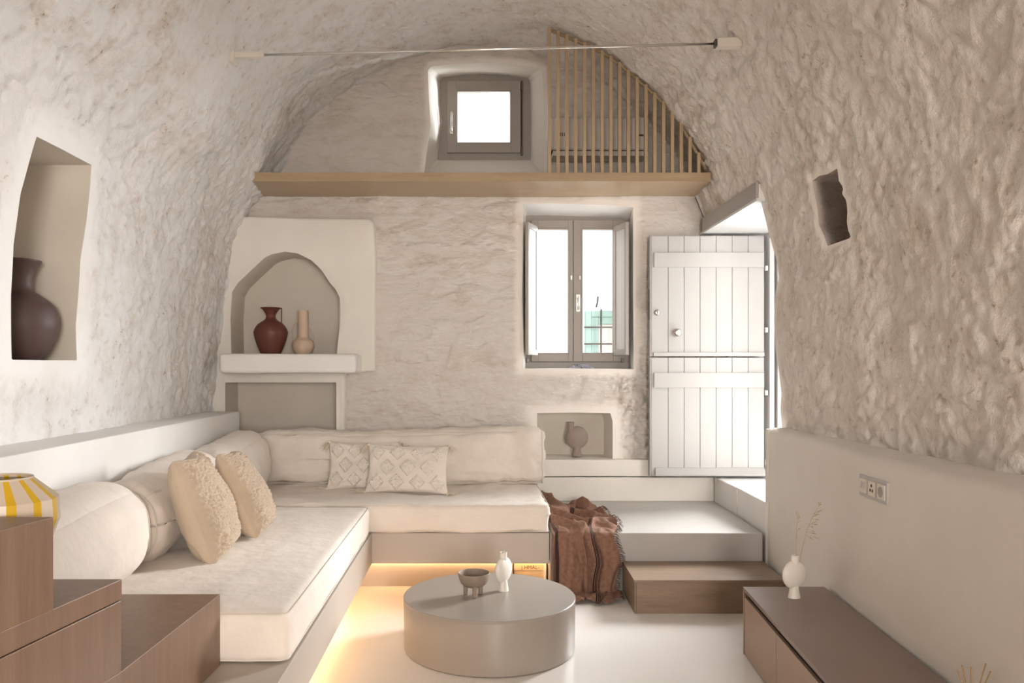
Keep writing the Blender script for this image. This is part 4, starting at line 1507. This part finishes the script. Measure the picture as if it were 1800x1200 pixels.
# ---------------------------------------------------------- coffee table and what stands on it
ct = thing('coffee_table', 'round low taupe drum coffee table', 'table', (0.094, 4.29, 0))
add_mesh('drum', lathe_mesh([(0.0, 0.004), (0.463, 0.004), (0.466, 0.008), (0.470, 0.262), (0.4695, 0.2655)], 128), M['table'], ct, True)
add_mesh('top', lathe_mesh([(0.4695, 0.2655), (0.4705, 0.268), (0.4705, 0.277), (0.468, 0.280), (0.0, 0.280)], 128), M['table'], ct, True)
for o in ct.children:
    for p in o.data.polygons:
        pass
    o.modifiers.new('edges', 'EDGE_SPLIT').split_angle = math.radians(35)

bw = thing('footed_bowl', 'small dark taupe bowl on three legs on the coffee table', 'bowl', (PX(833, 4.27), 4.27, 0.28))
add_mesh('bowl_body', lathe_mesh(spline([(0.0, 0.047), (0.04, 0.050), (0.068, 0.068), (0.082, 0.095), (0.087, 0.123), (0.083, 0.1245), (0.077, 0.100), (0.06, 0.075), (0.035, 0.062), (0, 0.060)], 54), 64), M['bowl_clay'], bw, True)
for a in (-85, 40, 160):
    x, y = 0.048 * math.cos(math.radians(a)), 0.048 * math.sin(math.radians(a))
    add_mesh('leg', lathe_mesh([(0.0, 0.0), (0.0105, 0.0), (0.012, 0.004), (0.014, 0.062), (0, 0.066)], 20, off=(x, y, 0)), M['bowl_clay'], bw, True)


def disc_vase(name, label, loc, rotz, hgt, mat, neck_off=-0.28, group=None, thick=0.40):
    """flattened round body on a flared foot, short neck set off centre"""
    t = thing(name, label, 'vase', loc, (0, 0, rotz), group)
    H = hgt
    R = 0.335 * H
    cz = 0.54 * H
    n = 64
    me = lathe_mesh([(max(R * math.sin(a), 0.0), -R * math.cos(a)) for a in np.linspace(0, PI, 40)], 64)
    v = get_v(me)
    # lathe about z then squash depth; flatten slightly into a lens
    v[:, 1] *= thick
    v[:, 2] += cz
    set_v(me, v)
    add_mesh('body', me, mat, t, True)
    add_mesh('foot', lathe_mesh(spline([(0.0, 0.0), (0.145 * H, 0.0), (0.15 * H, 0.012 * H), (0.128 * H, 0.14 * H), (0.115 * H, 0.25 * H), (0.11 * H, 0.34 * H)], 30), 48, 1, 0.82), mat, t, True)
    nx = neck_off * R * 1.3
    add_mesh('neck', lathe_mesh(spline([(0.10 * H, 0.62 * H), (0.098 * H, 0.80 * H), (0.098 * H, 0.975 * H), (0.102 * H, 1.0 * H), (0.085 * H, 1.0 * H), (0.078 * H, 0.97 * H), (0.078 * H, 0.70 * H)], 36), 48, 1, 0.9, off=(nx, 0, 0)), mat, t, True)
    return t


disc_vase('disc_vase', 'white flattened disc vase on the coffee table', (PX(885, 4.37), 4.37, 0.28), math.radians(52), 0.215, M['white_clay'], 0.0, 'disc vases')
disc_vase('disc_vase', 'cream disc vase on the media console holding dry grasses', (PX(1396, 3.97), 3.97, 0.356), math.radians(20), 0.215, M['white_clay'], 0.05, 'disc vases')
disc_vase('disc_vase', 'brown-grey disc vase in the small wall niche', (PX(1014, 6.88), 6.88, 0.766), math.radians(4), 0.30, M['grey_clay'], -0.42, 'disc vases')

# dry grasses
dg = thing('dry_grass', 'two dry oat stalks standing in the cream console vase', 'dried grass', (PX(1393, 3.97), 3.97, 0.56))
D = 3.97
def stalk(pts_px, spikes, seed):
    rr = random.Random(seed)
    pts = [Vector((PX(x, D), D + dy, PZ(y, D))) for x, y, dy in pts_px]
    add_mesh('stem', tube_mesh(spline([tuple(p) for p in pts], 24), 0.0013, 5), M['straw'], dg)
    for x0, y0, x1, y1 in spikes:
        a = Vector((PX(x0, D), D + rr.uniform(-0.01, 0.01), PZ(y0, D))); b = Vector((PX(x1, D), D + rr.uniform(-0.02, 0.02), PZ(y1, D)))
        add_mesh('spikelet', tube_mesh([a, a.lerp(b, 0.35), a.lerp(b, 0.6), a.lerp(b, 0.85), b], 0.0028, 5, taper=lambda t: 0.25 if t < 0.3 else (1.0 if t < 0.75 else (0.7 if t < 0.95 else 0.15))), M['straw'], dg)
stalk([(1399, 1000, 0), (1400, 960, 0), (1401, 925, 0), (1404, 900, 0)], [(1401, 932, 1408, 928), (1402, 920, 1406, 914), (1403, 912, 1406, 906), (1402, 908, 1401, 899), (1400, 945, 1397, 938)], 1)
stalk([(1404, 1000, 0), (1410, 965, 0), (1420, 928, 0), (1432, 902, 0), (1443, 882, 0)],
      [(1417, 940, 1432, 949), (1417, 940, 1441, 946), (1419, 935, 1437, 939), (1421, 930, 1433, 935), (1424, 925, 1430, 927), (1426, 920, 1436, 921), (1426, 918, 1435, 916), (1429, 908, 1439, 906), (1430, 904, 1442, 904),
       (1431, 903, 1441, 896), (1434, 898, 1443, 895), (1437, 890, 1444, 884), (1439, 888, 1442, 882), (1423, 923, 1430, 918), (1428, 912, 1437, 912)], 2)

# ---------------------------------------------------------- media console
def cx_(D): return 1.449 + 0.1012 * (D - 4.17)
mc = thing('media_console', 'low brown media console along the right wall', 'console', (1.6, 3.3, 0))
yN = 2.30
def cpl(off0, off1, y0, y1): return [(cx_(y0) + off0, y0), (cx_(y1) + off0, y1), (cx_(y1) + off1, y1), (cx_(y0) + off1, y0)][::-1]
prism('top_board', cpl(0, 0.436, yN, 4.17), 0.336, 0.356, M['console'], mc, 0.0015)
prism('carcass', cpl(0.03, 0.43, yN, 4.15), 0.0, 0.336, M['console'], mc, 0)
prism('end_panel', cpl(0.001, 0.43, 4.155, 4.17), 0.0, 0.336, M['console_front'], mc, 0.001)
prism('painted_gap_shade', cpl(0.026, 0.031, yN, 4.15), 0.29, 0.336, M['dark'], mc, 0)  # dark strip coloured as the shade under the top board
for a, b in ((3.572, 4.152), (2.975, 3.568), (2.378, 2.971)):
    prism('drawer_front', cpl(0.004, 0.022, a, b), 0.004, 0.305, M['console_front'], mc, 0.0015)

df_ = thing('reed_diffuser', 'small amber reed diffuser on the near end of the console', 'diffuser', (1.67, 2.6, 0.356))
add_mesh('bottle', lathe_mesh(spline([(0, 0), (0.03, 0.0), (0.032, 0.01), (0.031, 0.045), (0.015, 0.056), (0.012, 0.07), (0.010, 0.07), (0.009, 0.055), (0, 0.05)], 36), 32), M['bowl_clay'], df_, True)
for x, y in ((1676, 1173), (1686, 1166), (1706, 1171), (1739, 1169), (1750, 1184)):
    tip = Vector((PX(x, 2.6) - 1.67, (x - 1710) * 0.0006, PZ(y, 2.6) - 0.356))
    add_mesh('reed', tube_mesh([Vector((tip.x * -0.08, 0, 0.01)), tip], 0.0021, 6), M['reed'], df_, True)

# sockets on the half wall
sk = thing('socket_panel', 'white triple socket and switch plate on the half wall', 'socket', (rx(3.58), 3.58, 1.0), (0, 0, -math.atan(0.1)))
skm = lambda n, y0, y1, z0, z1, d0, d1, mt, bev=0.002: box(n, -d1, -d0, y0, y1, z0, z1, mt, sk, bev, True)
zc = PZ(859, 3.58) - 1.0
skm('plate', -0.155, 0.155, zc - 0.05, zc + 0.05, -0.01, 0.012, M['door'], 0.004)
for k in range(3):
    c = 0.10 - 0.10 * k
    skm('module', c - 0.040, c + 0.040, zc - 0.034, zc + 0.034, 0.010, 0.016, M['cream_plastic'], 0.002)
skm('port', 0.105, 0.122, zc - 0.012, zc + 0.018, 0.015, 0.0175, M['steel'], 0.001)
skm('port', 0.078, 0.095, zc - 0.012, zc + 0.018, 0.015, 0.0175, M['steel'], 0.001)
for dy, dz in ((0.012, -0.008), (-0.012, -0.008), (0, 0.014)): skm('hole', dy - 0.006, dy + 0.006, zc + dz - 0.006, zc + dz + 0.006, 0.015, 0.0172, M['dark'], 0)
o = add_mesh('round_socket', lathe_mesh([(0, 0.001), (0.019, 0.001), (0.022, 0.003), (0.024, 0.0)], 28), M['grey_paint'], sk, True)
o.rotation_euler = (0, -PI / 2, 0); o.location = (-0.0165, -0.10, zc)

# ---------------------------------------------------------- vases in the niches
j = thing('jug_vase', 'oxblood red jug with thin handle in the arched niche', 'vase', (PX(476, 6.70), 6.70, 1.654), (0, 0, 0))
H = 0.402
add_mesh('body', lathe_mesh(spline([(0.0, 0.0), (0.075, 0.0), (0.085, 0.01), (0.118, 0.09), (0.142, 0.175), (0.140, 0.21), (0.110, 0.26), (0.055, 0.30), (0.040, 0.325), (0.044, 0.35), (0.066, 0.385), (0.088, 0.402),
                                    (0.084, 0.402), (0.060, 0.38), (0.036, 0.34), (0.034, 0.32)], 96), 64), M['red_clay'], j, True)
add_mesh('handle', tube_mesh([(0.080, -0.01, 0.400), (0.098, -0.02, 0.400), (0.098, -0.02, 0.385), (0.097, -0.02, 0.30), (0.095, -0.02, 0.215)], 0.0045, 8), M['red_clay'], j, True)
j = thing('bottle_vase', 'beige long-necked vase with thin loop handle in the arched niche', 'vase', (PX(533, 6.70), 6.70, 1.654))
add_mesh('body', lathe_mesh(spline([(0.0, 0.0), (0.05, 0.0), (0.075, 0.02), (0.094, 0.07), (0.085, 0.115), (0.055, 0.145), (0.047, 0.152), (0.046, 0.25), (0.046, 0.37), (0.044, 0.376), (0.038, 0.376), (0.036, 0.34), (0.036, 0.2)], 90), 64), M['beige_clay'], j, True)
add_mesh('handle', tube_mesh(spline([(-0.046, 0, 0.27), (-0.075, 0, 0.265), (-0.092, 0, 0.215), (-0.094, 0, 0.16), (-0.088, 0, 0.10)], 24), 0.0035, 8), M['beige_clay'], j, True)
add_mesh('handle', tube_mesh(spline([(0.046, 0.02, 0.23), (0.072, 0.03, 0.20), (0.086, 0.03, 0.15), (0.078, 0.02, 0.10)], 20), 0.0025, 8), M['beige_clay'], j, True)

j = thing('round_vase', 'big dark umber vase in the tall left niche', 'vase', (PX(34, 3.84), 3.84, 1.557))
add_mesh('body', lathe_mesh(spline([(0.0, 0.0), (0.07, 0.0), (0.085, 0.006), (0.135, 0.06), (0.172, 0.15), (0.176, 0.21), (0.155, 0.275), (0.095, 0.325), (0.062, 0.35), (0.056, 0.39), (0.068, 0.44), (0.092, 0.482), (0.098, 0.492),
                                    (0.094, 0.494), (0.062, 0.44), (0.05, 0.39)], 110), 72), M['dark_clay'], j, True)

# ---------------------------------------------------------- wooden stairs at the left
ws = thing('wooden_stairs', 'brown veneered staircase in the left foreground', 'stairs', (-1.4, 2.2, 0.4))
XL = -1.74
def sxr(D): return float(np.interp(D, [0.9, 1.70, 1.89, 2.175, 2.93], [-1.19, -1.05, -1.015, -0.977, -0.948]))
prism('lower_step', [(XL, 2.932), (XL, 2.22), (-1.40, 2.22), (-1.40, 2.932)][::-1], 0.402, 0.59, M['stair_wood'], ws, 0.002)
prism('lower_step', [(-1.40, 2.932), (-1.40, 2.2), (XL, 2.2), (XL, 1.0), (sxr(1.0), 1.0), (sxr(1.7), 1.7), (sxr(2.175), 2.175), (sxr(2.93), 2.932)], 0.402, 0.668, M['stair_wood'], ws, 0.002)
prism('drawer_block', [(XL + 0.02, 2.172), (XL, 1.0), (sxr(1.0) - 0.004, 1.0), (sxr(1.705), 1.705), (sxr(2.17), 2.172)], 0.668, 0.866, M['stair_wood'], ws, 0.002)
prism('middle_step', [(XL, 2.175), (XL, 1.0), (sxr(1.0), 1.0), (sxr(1.7), 1.7), (sxr(2.175), 2.175)], 0.869, 0.925, M['stair_wood'], ws, 0.002)
prism('upper_step', [(XL, 1.89), (XL, 1.0), (sxr(1.0), 1.0), (sxr(1.7), 1.7), (sxr(1.89), 1.89)], 0.925, 1.151, M['stair_wood'], ws, 0.002)
o = prism('stair_support', [(XL + 0.04, 0.99), (XL + 0.04, 0.2), (-1.3, 0.2), (-1.2, 0.99)], 0.0, 1.151, M['stair_wood'], ws, 0.002)
mz = thing('light_blocker', 'unseen brown wooden slab and side block added around the viewpoint to block light', 'light_blocker', (0, -1.8, 2.45), kind='structure')
box('overhead_blocker', -1.85, 1.85, -3.99, 0.45, 2.45, 2.62, M['stair_wood'], mz, 0.003)  # unseen slab added to keep the vault and upper end wall darker
box('side_blocker', -1.72, -1.25, -1.6, 0.15, 0.0, 2.45, M['stair_wood'], mz, 0.003)  # unseen block added to cut bounce onto the near right wall

# striped faceted vessel on the middle step
sv = thing('striped_vessel', 'yellow and ivory striped faceted vessel on the wooden stairs', 'vessel', (PX(-3, 2.03), 2.03, 0.926))
n = 28
prf = [(0.092, 0.0), (0.120, 0.12), (0.144, 0.19), (0.141, 0.245), (0.083, 0.297), (0.078, 0.300), (0.074, 0.294), (0.130, 0.235), (0.09, 0.02)]
widths = [0.55 if k % 2 else 1.0 for k in range(n)]
ang = np.concatenate([[0], np.cumsum(widths)]) / sum(widths) * 2 * PI + 0.15
for k in range(n):
    vs = []
    for r_, z_ in prf:
        for a in (ang[k], ang[k + 1]):
            f = 1.0
            vs.append((r_ * f * math.cos(a), r_ * f * math.sin(a), z_))
    fs = [(2 * i, 2 * i + 1, 2 * i + 3, 2 * i + 2) for i in range(len(prf) - 1)]
    add_mesh('stripe', mesh_of(vs, fs, False), M['yellow'] if k % 2 else M['ivory'], sv, True)
add_mesh('rim', tube_mesh([(0.079 * math.cos(a), 0.079 * math.sin(a), 0.3) for a in np.linspace(0, 2 * PI, 49)[:-1]], 0.0035, 6, True), M['ivory'], sv, True)
add_mesh('bottom', lathe_mesh([(0, 0.001), (0.092, 0.001), (0.092, 0.006), (0, 0.006)], 28), M['ivory'], sv, True)

# ---------------------------------------------------------- outside
o = box('exterior_ground', -14, 16, 7.6, 22, -0.6, -0.5, M['ext_ground'], None, 0)
tag(o, 'pale street paving outside the windows', 'paving', kind='structure')
o = box('terrace', 2.62, 8, 3.0, 9, 0.2, 0.585, M['terrace'], None, 0)
tag(o, 'bright terrace paving outside the open door', 'paving', kind='structure')
DH = 12.0
hs = thing('house', 'white house across the street with teal grilled window', 'building', (2.0, DH, -0.5))
box('facade', 1.2, 7.0, DH, DH + 3, -0.5, PZ(540, DH), M['ext_wall'], hs, 0.02)
hx0, hx1, hz0, hz1 = PX(1028, DH), PX(1090, DH), PZ(640, DH), PZ(547, DH)
frame_rect('window_frame', hx0, hx1, hz0, hz1, 0.09, DH - 0.07, DH + 0.01, M['teal'], hs, 0.01)
box('window_panel', hx0 + 0.09, hx0 + 0.2, DH - 0.05, DH, hz0 + 0.09, hz1 - 0.09, M['teal'], hs, 0.01)
box('window_blind', hx0 + 0.2, hx1 - 0.09, DH - 0.03, DH, hz0 + 0.09, hz1 - 0.2, M['frame_light'], hs, 0.01)
box('window_panel', hx0 + 0.2, hx1 - 0.09, DH - 0.05, DH, hz1 - 0.2, hz1 - 0.09, M['teal'], hs, 0.01)
for y in (576, 605): add_mesh('grille_bar', tube_mesh([(hx0 - 0.03, DH - 0.14, PZ(y, DH)), (hx1, DH - 0.14, PZ(y, DH))], 0.013, 6), M['dark_metal'], hs)
for x in (1054, 1080): add_mesh('grille_bar', tube_mesh([(PX(x, DH), DH - 0.14, hz0), (PX(x, DH), DH - 0.14, hz1 + 0.02)], 0.013, 6), M['dark_metal'], hs)
o = add_mesh('roof_aerial', tube_mesh([(PX(1049, DH), DH + 0.1, PZ(542, DH)), (PX(1052, DH), DH + 0.1, PZ(530, DH)), (PX(1053, DH), DH + 0.1, PZ(520, DH))], 0.012, 6), M['dark_metal'], hs)
